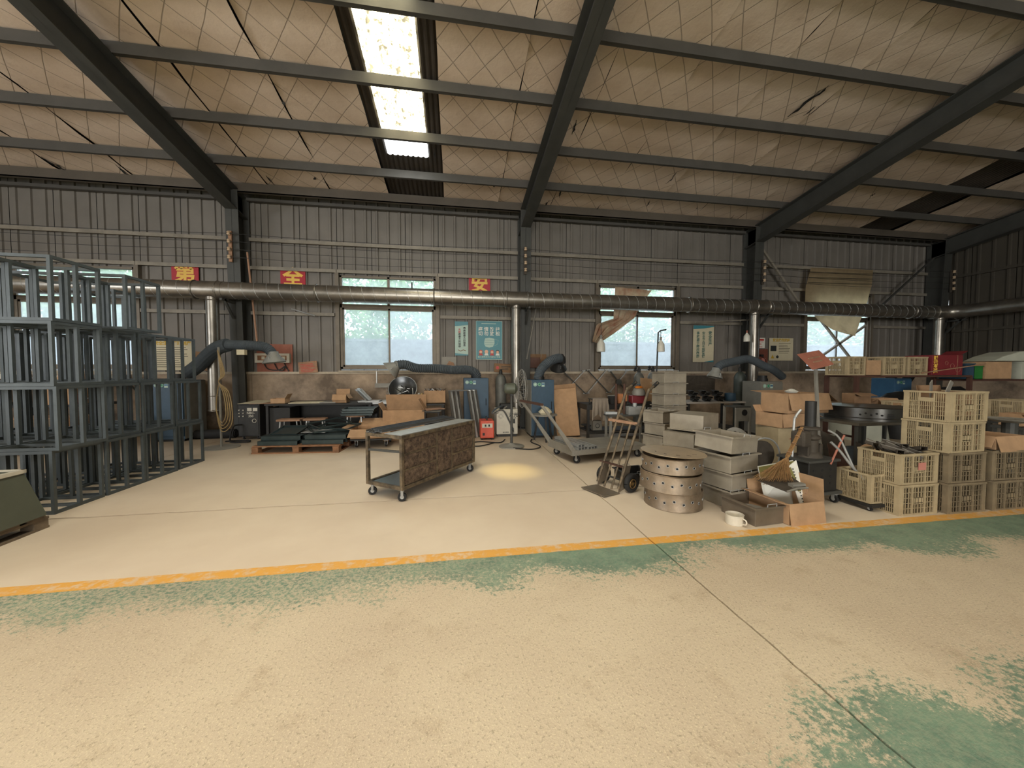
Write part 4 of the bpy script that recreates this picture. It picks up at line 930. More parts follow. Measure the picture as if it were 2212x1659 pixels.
for k in range(7):
    o = MB().bar((0, 0, 0), (.08 * math.cos(k), .05, .05), .015, .01).bar((0, 0, 0), (-.06, .04 * math.sin(k), .06), .012).build('scrap_piece', M_galv if k % 2 else M_dark)
    o.location = (X(940, 7.85) - .15 + .05 * k, 7.8 + .03 * (k % 3), .665 + .24); tag(o, 'small scrap piece sticking out of the tall brown carton, %s from the left' % ('first', 'second', 'third', 'fourth', 'fifth', 'sixth', 'seventh')[k], 'scrap', 'scrap in the tall carton')
for k, (px, mm, lab) in enumerate(((905, M_cream, 'pale book standing left of the tall scrap carton'), (911, mat('spine_yellow', (196, 168, 110), .7), 'yellowish book standing against the tall scrap carton'))):
    o = MB().box(-.018, .018, -.1, .1, 0, .2).build('book', mm, bevel=.002); o.location = (X(px, 7.8), 7.85, .665); tag(o, lab, 'book', 'books beside the tall carton')
t = thing('wall_bracket', 'grey metal bar with two straps and a chain hanging on the low wall', 'bracket', (X(836, 8.4), 8.44, 1.0))
MB().box(-.26, .26, -.02, 0, -.035, .06).build('cross_bar', M_dust, t)
for s in (-.23, .2): MB().box(s, s + .02, -.02, .0, .06, .33).build('strap', M_galv, t)
for s in (0, .05):
    for k in range(7): MB().torus((s, -.03, -.06 - k * .035), .014, .003, 'y' if k % 2 else 'x', 8, 4).build('chain_link', M_galv, t)
# stools
s1 = stool('low work stool with worn pink board seat, nearest the welding machine', (X(624, 7.45), 7.50, 0), 0, .42, .24, .42)
s2 = stool('low work stool with thick board seat, right of the other board stool', (X(678, 7.45), 7.52, 0), .1, .40, .22, .42)
s3 = stool('round stool under the stack of dark trays left of the brown cartons', (X(765, 7.2), 7.3, 0), 0, .36, .3, .50, round_=True)
for k in range(3): tray(('bottom dark tray of the three stacked on the round stool', 'middle dark tray of the three stacked on the round stool', 'top dark tray of the three stacked on the round stool')[k], (X(773, 7.2) + .01 * k, 7.3, .501 + k * .046), .03 * k - .02, .56, .4, .035, M_green, 'dark trays on the round stool')
# pallet with dark green parts
pb = pallet('orange-brown wooden pallet loaded with dark green channels', (-2.53, 6.82, 0), -.075, 1.36, 1.05, .125, M_wood, 7)
def chan(label, loc, rz, w, d, h, name='green_channel', m=M_green, group='dark green channels on the pallet', rx=0):
    t = thing(name, label, 'metal channel', loc, rz, group); t.rotation_euler = (rx, 0, rz)
    MB().box(-w / 2, w / 2, -d / 2, d / 2, h - .004, h).build('web', m, t); MB().box(-w / 2, w / 2, -d / 2, -d / 2 + .004, 0, h).box(-w / 2, w / 2, d / 2 - .004, d / 2, 0, h).build('flange', m, t)
    MB().box(-w / 2, w / 2, -d / 2, -d / 2 + .018, 0, .003).box(-w / 2, w / 2, d / 2 - .018, d / 2, 0, .003).build('lip', m, t); return t
for side, (cx, w_, n) in enumerate(((-2.86, .62, 4), (-2.17, .66, 4))):
    for r in range(2):
        for k in range(n):
            chan('dark green channel, %s row, %s layer, %s from the front on the pallet' % (('left', 'right')[side], ('lower', 'upper')[r], ('first', 'second', 'third', 'fourth')[k]), (cx + .01 * k + (.02 * r), 6.45 + k * .2 + .07 * r, .126 + r * .071), -.075 + .01 * ((k + r) % 2), w_, .17, .07)
tray('dark green tray tilted on the left channel row of the pallet', (-2.83, 6.75, .30), -.1, .42, .42, .025, M_green, rx=.18)
sheetplate('flat_panel', 'dark flat sheet with pale reflection on the pallet channels', 'panel', [(-2.6, 6.6, .285), (-2.2, 6.55, .285), (-2.15, 7.0, .285), (-2.55, 7.05, .285)], .006, M_galv)
def rectframe(label, loc, rz, w, d, q, rx=0, ry=0, m=M_green, group='dark frames lying on the pallet'):
    t = thing('hollow_steel_square', label, 'steel square', loc, rz, group); t.rotation_euler = (rx, ry, rz)
    for s in (-1, 1): MB().box(-w / 2, w / 2, s * d / 2 - q / 2, s * d / 2 + q / 2, 0, q).build('frame_rail', m, t); MB().box(s * w / 2 - q / 2, s * w / 2 + q / 2, -d / 2, d / 2, 0, q).build('frame_stile', m, t)
    return t
rectframe('dark square frame on the right channel row, lowest', (-2.2, 6.85, .30), .55, .62, .42, .025, .05)
rectframe('dark square frame on the right channel row, middle and turned', (-2.1, 6.9, .335), -.3, .66, .4, .025, .08)
rectframe('dark square frame on the right channel row, uppermost and raised', (-2.25, 6.95, .385), .8, .58, .44, .022, .12, -.08)
# cartons on dolly and big open carton
xa, xb = X(756, 6.6), X(838, 6.6); t = thing('dolly', 'small flat dolly with casters under the low open carton', 'dolly', ((xa + xb) / 2 + .02, 6.84, 0)); MB().box(-.34, .34, -.26, .26, .125, .15).build('deck', M_dark, t)
for a in (-1, 1):
    for b in (-1, 1): caster(t, a * .25, b * .2, .04, .038)
carton('low wide-open brown carton with spread flaps on the small dolly', ((xa + xb) / 2 + .02, 6.84, .151), 0, .68, .5, .17, [('f', 208, .22), ('r', 190, .2), ('b', 150, .22), ('l', 165, .14)])
xa, xb = X(824, 7.0), X(896, 7.0); carton('large brown carton with tall raised flaps behind the foreground cart', ((xa + xb) / 2 + .08, 7.33, .0), -.05, .78, .34, .58, [('b', 75, .3), ('r', 62, .24), ('l', 120, .16), ('f', 358, .04)])
t = thing('side_table', 'low dark side table with plates between large carton and bent frames', 'table', (X(930, 7.2) , 7.30, 0)); MB().box(-.14, .18, -.14, .14, .52, .55).build('table_top', M_dark, t)
for a in (-.11, .15):
    for b in (-.11, .11): MB().bar((a, b, 0), (a, b, .52), .03).build('leg', M_dark, t)
for k in range(3):
    o = MB().prism([(-.22, -.15, 0), (.2, -.17, 0), (.26, .1, 0), (-.1, .14, 0)], (0, 0, .012)).build('scrap_plate', (M_dust, M_dark, M_seat)[k]); o.location = (X(930, 7.2) + .01 * k, 7.30, .551 + .014 * k); o.rotation_euler = (0, 0, .3 * k); tag(o, ('lowest', 'middle', 'top')[k] + ' loose plate on the low dark side table', 'plate')
# bundle of bent steel door frames leaning
def ubend(label, loc, k):
    t = thing('bent_steel_section', label, 'steel section', loc, 0, 'leaning bundle of bent steel frames'); h = .93; w = .38; ln = .24
    m = M_galv if k % 2 else M_purlin
    MB().bar((-w / 2, 0, 0), (-w / 2 - ln * .55, .30, h), .035, .022).build('side_bar', m, t); MB().bar((w / 2, 0, 0), (w / 2 - ln * .55, .30, h), .035, .022).build('side_bar', m, t)
    MB().bar((-w / 2 - ln * .6, .30, h), (w / 2 - ln * .5, .30, h), .035, .022).build('top_bar', m, t); return t
for k in range(5): ubend('bent steel frame leaning left of the blue cabinet, %s of five from the left' % ('first', 'second', 'third', 'fourth', 'fifth')[k], (X(1016, 7.2) + .045 * k - .10, 7.2 + .05 * k, 0.0), k)

# ================================================================ FOREGROUND CART
A, Cc, B_ = Vector((-.54, 3.77, 0)), Vector((.23, 4.81, 0)), Vector((-.94, 4.05, 0))
ca = math.atan2(Cc.y - A.y, Cc.x - A.x); cl, cw = 1.30, .49
cc = frm((A.x - .0, A.y), ca, cl, cw)
t = thing('cart', 'worn four-wheeled cart with rusty panelled side in the middle of the floor', 'cart', cc, ca); L2, W2 = cl / 2, cw / 2; q = .035; z0, z1 = .125, .685
for sx in (-1, 1):
    for sy in (-1, 1): MB().box(sx * L2 - q / 2, sx * L2 + q / 2, sy * W2 - q / 2, sy * W2 + q / 2, z0, z1).build('corner_post', M_cart, t, bevel=.003)
for sy in (-1, 1):
    for z in (z0, z1 - q): MB().box(-L2 + q / 2, L2 - q / 2, sy * W2 - q / 2, sy * W2 + q / 2, z, z + q).build('long_rail', M_cart, t, bevel=.003)
for sx in (-1, 1):
    for z in (z0, z1 - q): MB().box(sx * L2 - q / 2, sx * L2 + q / 2, -W2 + q / 2, W2 - q / 2, z, z + q).build('end_rail', M_cart, t, bevel=.003)
MB().bar((-L2, -W2, .52), (-L2, W2, .50), .022).build('end_brace', M_steel, t)
MB().box(-L2, L2, -W2, W2, z0 + .02, z0 + .026).build('lower_shelf', mat('wet_dark_sheet', (70, 70, 68), .25, .5, .4, 5, .05), t)
MB().box(-L2 + .0, L2, -W2 + .0, -W2 + .24, z1 + .001, z1 + .007).build('top_plate', M_galv, t, label='bright sheet strip on top')
bx0 = -L2 + q / 2; segs = [(-L2 + q / 2, -.10), (-.10, .18), (.18, L2 - q / 2)]
for s, (a, b) in enumerate(segs):
    rows = 3 if s != 1 else 1; H0, H1 = z0 + q, z1 - q
    for r in range(rows):
        u, v = H0 + (H1 - H0) * r / rows, H0 + (H1 - H0) * (r + 1) / rows
        nx, nz = 12, 6 * (3 // rows); vs = []; fs = []
        for j in range(nz + 1):
            for i in range(nx + 1):
                xx = a + .006 + (b - a - .012) * i / nx; zz = u + .006 + (v - u - .012) * j / nz; e = min(i, nx - i, j, nz - j) == 0
                vs.append((xx, -W2 - (.000 if e else .008 + .007 * noise.noise(Vector((xx * 30, zz * 30, s)))), zz))
        for j in range(nz):
            for i in range(nx): k = j * (nx + 1) + i; fs.append((k, k + 1, k + nx + 2, k + nx + 1))
        MB().add(vs, fs).build('rusty_panel', M_rust, t, smooth=True)
MB().box(-L2, L2, -W2 + .005, -W2 + .012, z0 + q, z1 - q).build('backing_sheet', M_cart, t)
for x in (-.10, .18): MB().box(x - .01, x + .01, -W2 - .008, -W2 + .01, z0 + q, z1 - q).build('vertical_batten', M_cart, t)
for s in (0, 2):
    a, b = segs[s]
    for r in (1, 2): z = z0 + q + (z1 - z0 - 2 * q) * r / 3; MB().box(a, b, -W2 - .006, -W2 + .01, z - .009, z + .009).build('horizontal_batten', M_cart, t)
for sx in (-1, 1):
    for sy in (-1, 1): caster(t, sx * (L2 - .03), sy * (W2 - .03), .045, .03, 0, PI / 2 - ca if sx < 0 else .3)
rr = random.Random(8)
for k in range(9):
    o = thing('angle_bar', 'long dark angle bar lying on cart top, %s from the back edge' % ('first', 'second', 'third', 'fourth', 'fifth', 'sixth', 'seventh', 'eighth', 'ninth')[k], 'angle bar', (0, 0, 0), 0, 'dark angle bars on the cart')
    yy = W2 - .02 - .026 * k; zz = z1 + .002 + (.012 if k % 2 else 0) + (.008 if yy < 0.02 else 0); s_ = rr.uniform(-.03, .03)
    MB().bar((-L2 + s_ - .01, yy, zz + .006), (L2 + s_ - .05, yy + .004, zz + .006), .024, .004).build('flat_leg', M_bar if k % 3 else M_galv, o); MB().bar((-L2 + s_ - .01, yy + .012, zz + .018), (L2 + s_ - .05, yy + .016, zz + .018), .004, .024).build('upright_leg', M_bar if k % 2 else M_purlin, o)
    o.location = (cc.x, cc.y, 0); o.rotation_euler = (0, 0, ca)

# ================================================================ CENTRE BY THE WALL
c1 = collector('blue dust collector cabinet standing behind the bent frames', (X(1029, 7.9), 8.15, 0), .54, .5, 1.18)
t = thing('extraction_arm', 'long ribbed blue hose arm sagging leftwards with hood before the first clear window', 'extraction arm', (X(1018, 8.1), 8.15, 1.30)); o = t.location
hose([rel(1030, 826, 8.1, o), rel(1029, 808, 8.0, o), rel(1012, 799, 7.9, o), rel(980, 799, 7.7, o), rel(940, 796, 7.5, o), rel(900, 795, 7.4, o), rel(873, 787, 7.3, o), rel(855, 790, 7.3, o)], .085, t, rib=.10, pitch=.035)
hood(rel(857, 790, 7.3, o), (-.7, -.1, -.55), .09, .19, .17, t)
c2 = collector('blue dust collector cabinet with grey side right of the white machine', (X(1173, 7.0), 7.3, 0), .46, .60, 1.16)
MB().box(-.242, -.232, -.28, .30, .05, 1.15).build('side_panel', M_grey, c2)
t = thing('extraction_arm', 'dark hose arm rising from the central blue cabinet and bending right', 'extraction arm', (X(1165, 7.2), 7.3, 1.28)); o = t.location
hose([rel(1162, 820, 7.3, o), rel(1168, 800, 7.3, o), rel(1184, 783, 7.3, o), rel(1198, 776, 7.35, o), rel(1208, 774, 7.5, o), rel(1212, 778, 7.9, o)], .095, t, rib=.04)
hose([rel(1205, 774, 7.5, o), rel(1212, 772, 7.5, o), rel(1214, 782, 7.6, o)], .075, t, M_rub); hood(rel(1207, 786, 7.6, o), (.1, .5, -.9), .09, .18, .13, t, M_dark)
gas_cylinder('dusty gas cylinder behind the white laser machine', (X(1083, 8.1), 8.2, 0), .125, 1.30, M_cyl)
t = thing('laser_machine', 'cream white laser machine on black base behind the stand fan', 'machine', ((X(1073, 7.2) + X(1119, 7.2)) / 2, 7.45, 0)); w2 = (X(1119, 7.2) - X(1073, 7.2)) / 2
MB().box(-w2, w2, -.22, .22, .05, .56).build('machine_case', M_cream, t, bevel=.01); MB().box(-w2 + .02, w2 - .02, -.2, .2, 0, .05).build('base', M_dark, t)
text('激光', .09, M_ink, t, (.13, -.223, .44), bold=.002); text('LASER', .04, M_ink, t, (.13, -.223, .38)); text('激光焊接', .03, M_ink, t, (-.03, -.223, .09))
mb = MB()
for k in range(12): a = k * PI / 6; mb.bar((-.13 + .025 * math.cos(a), -.223, .42 + .025 * math.sin(a)), (-.13 + .06 * math.cos(a), -.223, .42 + .06 * math.sin(a)), .005, .003)
mb.build('burst_emblem', M_ink, t); MB().box(.12, .16, -.226, -.22, .27, .36).build('switch_plate', M_ink, t)
for s in (-1, 1): MB().tube([(s * .12, -.05, .56), (s * .12, -.05, .6), (s * .12, .1, .6), (s * .12, .1, .56)], .008, 6).build('handle', M_dark, t)
for k in range(3): MB().tube(spline([(-.1 + .06 * k, -.1, .62), (-.25 + .05 * k, -.2, .56 - .03 * k), (-.3, -.22, .48), (-.1, -.26, .55), (.05, -.25, .3), (.12, -.27, .15 - .04 * k)], 6), .016, 6).build('torch_hose', (M_hose, M_rub, M_grey)[k], t, smooth=True)
MB().box(-.12, .12, -.12, .12, .56, .66).build('torch_box', M_dark, t, bevel=.01)
t = thing('stabiliser', 'small orange-red power unit with top handle on the floor', 'machine', (X(1053, 6.9), 7.15, 0)); MB().box(-.135, .135, -.2, .2, .03, .37).build('unit_case', M_red, t, bevel=.02); flat(rect_pts(-.1, .1, .24, .32), M_cream, t, 'control_plate', -.201)
for k in range(2): MB().box(-.05 + .07 * k, -.02 + .07 * k, -.21, -.2, .26, .3).build('button', M_ink, t)
MB().box(-.09, -.05, -.206, -.2, .09, .14).build('socket', M_ink, t); MB().tube([(0, -.1, .36), (0, -.1, .42), (0, .08, .42), (0, .08, .36)], .013, 8).build('handle', M_dark, t, smooth=True)
for a in (-1, 1): MB().box(a * .1 - .02, a * .1 + .02, -.17, .17, 0, .03).build('foot', M_rub, t)
# stand fan
fx = gp(1105, 965); t = thing('stand_fan', 'tall industrial stand fan with large wire guard facing right', 'fan', (fx.x, fx.y, 0))
MB().lathe([(0, 0), (.225, 0), (.225, .02), (.06, .045), (.03, .07), (0, .07)], 30).build('base', M_dust, t, smooth=True); MB().cyl((0, 0, .06), (0, 0, .92), .022, 12).build('pole', M_steel, t, smooth=True)
MB().tube([(-.13, 0, 1.03), (-.10, 0, 1.03), (.05, .0, 1.03), (.10, 0, 1.03)], [.06, .09, .10, .05], 18).build('motor', M_machg, t, smooth=True); MB().bar((0, 0, .9), (0, 0, 1.0), .05).build('yoke', M_dark, t)
for k in range(28):
    a = 2 * PI * k / 28; pr = [(.08, .05), (.10, .2), (.14, .31), (.18, .34), (.22, .31), (.25, .2), (.26, .04)]
    mbv = MB().tube([(x, r_ * math.cos(a), 1.03 + r_ * math.sin(a)) for x, r_ in pr], .0025, 4)
    if k == 0: gm = mbv
    else: gm.add(mbv.v, mbv.f)
gm.build('wire_guard', M_dust, t)
for x, r_ in ((.18, .342), (.10, .2), (.25, .2), (.26, .05)): MB().torus((x, 0, 1.03), r_, .004, 'x', 32, 5).build('guard_ring', M_galv, t)
for k in range(3):
    a = k * 2.094 + .4; MB().prism([(.15, .04 * math.cos(a), 1.03 + .04 * math.sin(a)), (.19, .28 * math.cos(a - .35), 1.03 + .28 * math.sin(a - .35)), (.14, .28 * math.cos(a + .35), 1.03 + .28 * math.sin(a + .35))], (.004, 0, 0)).build('blade', M_dust, t)
MB().tube(spline([(0, -.2, .02), (.3, -.3, .01), (.5, -.1, .01), (.42, .3, .01), (.5, .6, .01)], 8), .011, 6).build('power_cable', M_rub, t)
o = MB().tube(spline([(0, 0, .012), (-.3, -.25, .012), (-.55, -.05, .012), (-.25, .15, .012), (.1, .0, .012), (.25, .3, .012)], 8), .010, 6).build('floor_cable', M_rub); o.location = (.7, 6.6, 0); tag(o, 'loose black cable looped on the floor in front of the orange unit', 'cable')
# round table with rag, tall carton, platform cart
t = thing('round_table', 'small round metal table with crumpled paper in front of central blue cabinet', 'table', (X(1176, 6.7), 6.72, 0)); MB().lathe([(0, .49), (.25, .49), (.255, .50), (.25, .51), (0, .51)], 28).build('table_top', M_dust, t, smooth=True)
for k in range(3): a = k * 2.094 + .5; MB().bar((.2 * math.cos(a), .2 * math.sin(a), 0), (.12 * math.cos(a), .12 * math.sin(a), .49), .03).build('leg', M_dark, t)
t = thing('crumpled_paper', 'crumpled pale paper bag on the small round table', 'paper', (X(1176, 6.7) + .02, 6.7, .512)); bm_ = MB().lathe([(0, 0), (.1, 0), (.13, .04), (.09, .09), (.04, .13), (0, .15)], 12)
bm_.v = [v + Vector((noise.noise(v * 30), noise.noise(v * 31 + Vector((5, 0, 0))), 0)) * .03 for v in bm_.v]; bm_.build('paper_bag', M_paper, t); 
t = carton('tall narrow brown carton with torn top leaning right of the blue cabinet', (X(1226, 7.0) + .07, 7.12, .012), -.35, .46, .24, .96, [('l', 100, .14), ('b', 70, .1), ('f', 340, .16)], ry=-.10, rx=-.03)
P0 = Vector((1.66, 4.90, 0)); ra = .218; pw, pl = .76, 1.30
t = thing('platform_trolley', 'flat grey platform trolley with slanted push handle loaded with channels', 'trolley', frm(P0, ra, pl, pw), ra)
MB().box(-pl / 2, pl / 2, -pw / 2, pw / 2, .195, .205).build('deck', M_dust, t); ring4(MB(), -pl / 2, pl / 2, -pw / 2, pw / 2, .13, .195, .03).build('deck_frame', M_dust, t, bevel=.003)
for a in (-1, 1):
    for b in (-1, 1): caster(t, a * (pl / 2 - .1), b * (pw / 2 - .08), .055, .015, 0, .5 if a < 0 else .2)
T1, T2 = Vector((-pl / 2 - .50, pw / 2 - .03, .88)), Vector((-pl / 2 - .50, -pw / 2 + .03, .88))
for T, s in ((T1, 1), (T2, -1)):
    MB().bar((-pl / 2 + .03, s * (pw / 2 - .03), .2), T, .035, .035).build('handle_leg', M_dust, t); MB().bar((-pl / 2 + .02, s * (pw / 2 - .03), .15), (-pl / 2 - .22, s * (pw / 2 - .03), .50), .03, .03).build('handle_brace', M_dust, t)
MB().bar(T1 + Vector((0, .02, 0)), T2 - Vector((0, .02, 0)), .05, .03).build('push_bar', M_pipeb, t)
MB().box(-pl / 2 - .02, -pl / 2, -pw / 2, pw / 2, .13, .25).build('end_stop', M_dust, t)
Rz = Matrix.Rotation(ra, 4, 'Z'); Tc = t.location
for k in range(8):
    lp = Vector((-pl / 2 + .10 + .056 * (k % 6), -.03 + .012 * (k % 3), .206 + .042 * (k // 6))); wpt = Rz @ lp + Tc
    chan('galvanised channel on platform trolley, %s of the bundle' % ('first', 'second', 'third', 'fourth', 'fifth', 'sixth', 'seventh', 'eighth')[k], wpt, ra + PI / 2 + .01 * (k % 3), .72, .05, .04, 'galvanised_channel', M_galv, 'galvanised channels on the trolley')

# ================================================================ RIGHT FOREGROUND
# hand truck
t = thing('hand_truck', 'old brown hand truck leaning back on its wheels beside the perforated rings', 'hand truck', (1.70, 3.84, 0)); O = t.location
L0, R0 = Vector((1.64, 3.97, .05)) - O, Vector((1.76, 3.68, .05)) - O; lean = Vector((.42, .17, 1.02)); ud = (L0 - R0).normalized(); fw = Vector((-.92, -.39, 0))
for p, e in ((L0, 'l'), (R0, 'r')):
    a = p + lean; MB().tube(spline([p, p + lean * .45, a, a + Vector((.05, .02, .06)), a + Vector((.16, .06, .13))], 5), .016, 10).build('side_rail', M_cart, t, smooth=True)
    MB().tube([a + Vector((.10, .04, .09)), a + Vector((.17, .07, .135))], .021, 10).build('grip', M_rub, t, smooth=True)
for f in (.33, .67): p = L0.lerp(R0, f); MB().tube([p - Vector((0, 0, .03)), p + lean * .66], .012, 8).build('middle_rail', M_cart, t, smooth=True)
MB().bar(L0 + lean * .68 + ud * .12, R0 + lean * .68, .04, .03).build('cross_wood', M_seat, t); MB().tube([L0 + lean * .74, R0 + lean * .66 - ud * .03], .018, 8).build('cross_tube', M_cart, t); MB().bar(L0 + lean * .22 + ud * .05, R0 + lean * .22, .05, .012).build('cross_plate', M_pipeb, t)
MB().prism([L0 + ud * .02 - Vector((0, 0, .045)), R0 - ud * .02 - Vector((0, 0, .045)), R0 - ud * .02 + fw * .24 - Vector((0, 0, .035)), L0 + ud * .02 + fw * .24 - Vector((0, 0, .035))], (0, 0, .008)).build('toe_plate', M_boxd, t)
for p in (L0, R0):
    d = Vector((.11, .045, 0)); MB().prism([p - Vector((0, 0, .045)), p + lean * .23 + Vector((-.03, -.01, 0)), p + lean * .23 + d * .8, p + d * 1.1], ud * .006).build('guard_plate', M_boxd, t)
for s, p in ((1, L0), (-1, R0)):
    c = p + Vector((.14, .06, .05)) + ud * s * .05; w_ = MB().torus((0, 0, 0), .078, .03, 'z', 26, 10).xf(Matrix.Translation(c + Vector((0, 0, .008))) @ ud.to_track_quat('Z', 'Y').to_matrix().to_4x4()).build('wheel', M_rub, t, smooth=True)
    mtx = Matrix.Translation(c) @ ud.to_track_quat('Z', 'Y').to_matrix().to_4x4()
    MB().torus((0, 0, -.02), .048, .006, 'z', 22, 6).torus((0, 0, .02), .048, .006, 'z', 22, 6).xf(mtx).build('wheel_rim', M_orange if 0 else mat('brass_rim', (140, 112, 70), .5, .5, .3, 9, .02), w_)
    mb = MB().cyl((0, 0, -.022), (0, 0, .022), .018, 12)
    for k in range(6): mb.bar((.015 * math.cos(k * 1.047), .015 * math.sin(k * 1.047), 0), (.05 * math.cos(k * 1.047), .05 * math.sin(k * 1.047), 0), .012, .014)
    mb.xf(mtx).build('spokes', MC['brass_rim'], w_)
MB().cyl(L0 + Vector((.14, .06, .05)) + ud * .06, R0 + Vector((.14, .06, .05)) - ud * .06, .012, 8).build('axle', M_steel, t)
# perforated rings with lid
RC = Vector((2.16, 3.31, 0))
def pring(label, dx, dy, z, r, h, n, ph, rx=0, ry=0):
    t = thing('perforated_ring', label, 'metal ring', (RC.x + dx, RC.y + dy, z), 0, 'stacked perforated steel rings'); t.rotation_euler = (rx, ry, 0)
    MB().lathe([(r, 0), (r + .004, .004), (r, .01), (r, h - .01), (r + .005, h - .004), (r, h), (r - .006, h), (r - .006, 0), (r, 0)], 56).build('ring_wall', M_ring, t, smooth=True)
    for k in range(n):
        a = 2 * PI * k / n + ph; d = Vector((math.cos(a), math.sin(a), 0)); c = d * (r + .001) + Vector((0, 0, h * .52 + .012 * math.sin(3 * k)))
        o = MB().tube([c - d * .004, c + d * .002], .0115, 12).build('hole', M_rub, t); q = d.to_track_quat('Z', 'Y').to_matrix().to_4x4()
        MB().torus((0, 0, 0), .0125, .0022, 'z', 12, 5).xf(Matrix.Translation(c + d * .001) @ q).build('hole_edge', M_galv, o)
    return t
pring('bottom perforated steel ring of the stack beside the hand truck', .02, .02, 0, .272, .175, 20, .1)
pring('middle perforated steel ring of the stack, heat-tinted and slightly offset', -.03, 0, .18, .285, .17, 22, .22, ry=.035)
pring('top perforated steel ring of the stack, directly under the round lid', .0, .01, .362, .283, .15, 22, .3, ry=-.02)
t = thing('gold_disc', 'dusty gold round plate lying tilted on top of the perforated rings', 'metal disc', (RC.x, RC.y, .53)); t.rotation_euler = (.0, .05, 0)
MB().lathe([(0, .006), (.305, .006), (.308, .003), (.305, 0), (0, 0)], 56).build('lid_plate', M_lid, t, smooth=True)
for k in range(5): a = -1.9 + .35 * k; MB().box(-.02, .02, -.003, .003, .006, .0075).xf(Matrix.Translation((.2 * math.cos(a * 1.6), .2 * math.sin(a * 1.6), 0)) @ Matrix.Rotation(a, 4, 'Z')).build('slot_mark', M_dark, t)
t = thing('dark_disc', 'dark round plate under the gold plate edge on the ring stack', 'metal disc', (RC.x + .05, RC.y + .06, .516)); MB().lathe([(0, .004), (.29, .004), (.29, 0), (0, 0)], 48).build('plate', M_boxd, t)
# four-high stack of steel boxes
S = (2.63, 3.07); sa = .24
for k, lab in enumerate(('bottom steel box of the four-high stack right of the rings', 'second steel box up in the four-high stack right of the rings', 'third steel box up in the four-high stack right of the rings', 'top steel box of four-high stack right of the rings, slightly tilted with wire handles')):
    steelbox(lab, frm((S[0] + .01 * (k % 2), S[1] + .01 * k, .172 * k + .001 + .012 * (k == 3)), sa + .03 * (k - 1), .42, .40, .168), sa + .03 * (k - 1), .42, .40, .168, rx=.03 if k == 3 else 0, ry=.06 if k == 3 else 0)
nb = (2.55, 2.70); steelbox('open steel box on the floor beside the enamel mug', frm((*nb, 0), .10, .33, .36), .10, .33, .36, .165, m=M_boxd)
t = thing('scrap_tray_content', 'pale round plate lying inside the open floor box', 'plate', frm((*nb, .01), .10, .33, .36), .1); MB().lathe([(0, .06), (.11, .06), (.12, .07), (0, .065)], 20).build('plate', M_dust, t, smooth=True); MB().lathe([(.05, -.004), (.05, .06)], 12).build('plate_foot', M_dust, t)
t = thing('enamel_mug', 'white enamel mug on the floor by the open steel box', 'mug', (2.425, 2.79, 0)); MB().lathe([(0, 0), (.066, 0), (.07, .005), (.07, .085), (.073, .088), (.068, .088), (.066, .01), (0, .008)], 26).build('mug_body', M_enam, t, smooth=True); MB().tube(spline([(.02, -.068, .07), (.025, -.10, .06), (.025, -.10, .03), (.02, -.068, .02)], 5), .006, 8).build('handle', M_enam, t, smooth=True)
# low dark open tray behind rings
steelbox('dark low steel box behind the hand truck wheel, left of the rings', (2.16, 4.12, 0), .1, .34, .3, .13, m=M_dark)
# farther stacks
A1 = dp(1430, 885, 5.6)
for k in range(4): steelbox('steel box of the far stack left of the lid, %s from the floor' % ('first', 'second', 'third', 'fourth')[k], (A1.x - .03 * (k % 2), A1.y, .186 * k), .45, .38, .34, .18)
A2 = dp(1447, 885, 6.1)
for k in range(7): steelbox('steel box of the tall seven-high stack under the window, %s from floor' % ('first', 'second', 'third', 'fourth', 'fifth', 'sixth', 'top')[k], (A2.x + .05, A2.y + .12, .19 * k), .08 + .02 * (k % 2), .42, .34, .184)
Bs = dp(1505, 925, 4.55)
for k, (ww, dx) in enumerate(((.5, .1), (.5, .0), (.52, -.04), (.46, .02))): steelbox(('bottom steel box of the stack with upturned boxes', 'second steel box of the stack with upturned boxes', 'lower upturned steel box, resting second from the top behind the rings', 'upper upturned steel box with lit top, highest of its stack')[k], (Bs.x + dx + .05, Bs.y + .15, .19 * k + .02 * (k > 2)), .42 + .12 * (k == 3), ww, .42, .184 + .02 * (k == 3), inv=k > 1)
t = thing('notched_steel_case', 'dark steel case lying right of the upturned boxes', 'metal box', dp(1600, 980, 4.7) * 1.0); t.location.z = 0; MB().box(-.2, .16, -.15, .15, 0, .42).build('case_body', M_boxd, t, bevel=.004); MB().box(-.22, .18, -.17, .17, .41, .43).build('case_rim', M_boxd, t)
# crescent plates
t = thing('curved_plate', 'pale slotted curved metal plate leaning behind the steel boxes', 'metal plate', (*dp(1590, 950, 4.45).xy, .43)); mb = MB(); pts = []
for i in range(15): a = PI * .95 - (PI * .85) * i / 14; pts.append((.20 * math.cos(a) + .02, -.0, .22 * math.sin(a)))
for i in range(14, -1, -1): a = PI * .95 - (PI * .85) * i / 14; pts.append((.12 * math.cos(a) - .02, 0, .10 * math.sin(a)))
mb.prism(pts, (.02, .012, 0)).xf(Matrix.Rotation(-.3, 4, 'X')).build('plate', M_dust, t)
for k in range(5): a = 2.4 - .42 * k; MB().bar((.16 * math.cos(a) , -.015 , .165 * math.sin(a) ), (.16 * math.cos(a - .14), -.015, .165 * math.sin(a - .14)), .014, .01).xf(Matrix.Rotation(-.3, 4, 'X')).build('slot', M_dark, t)
def onfloor(p): return Vector((p.x, p.y, 0))
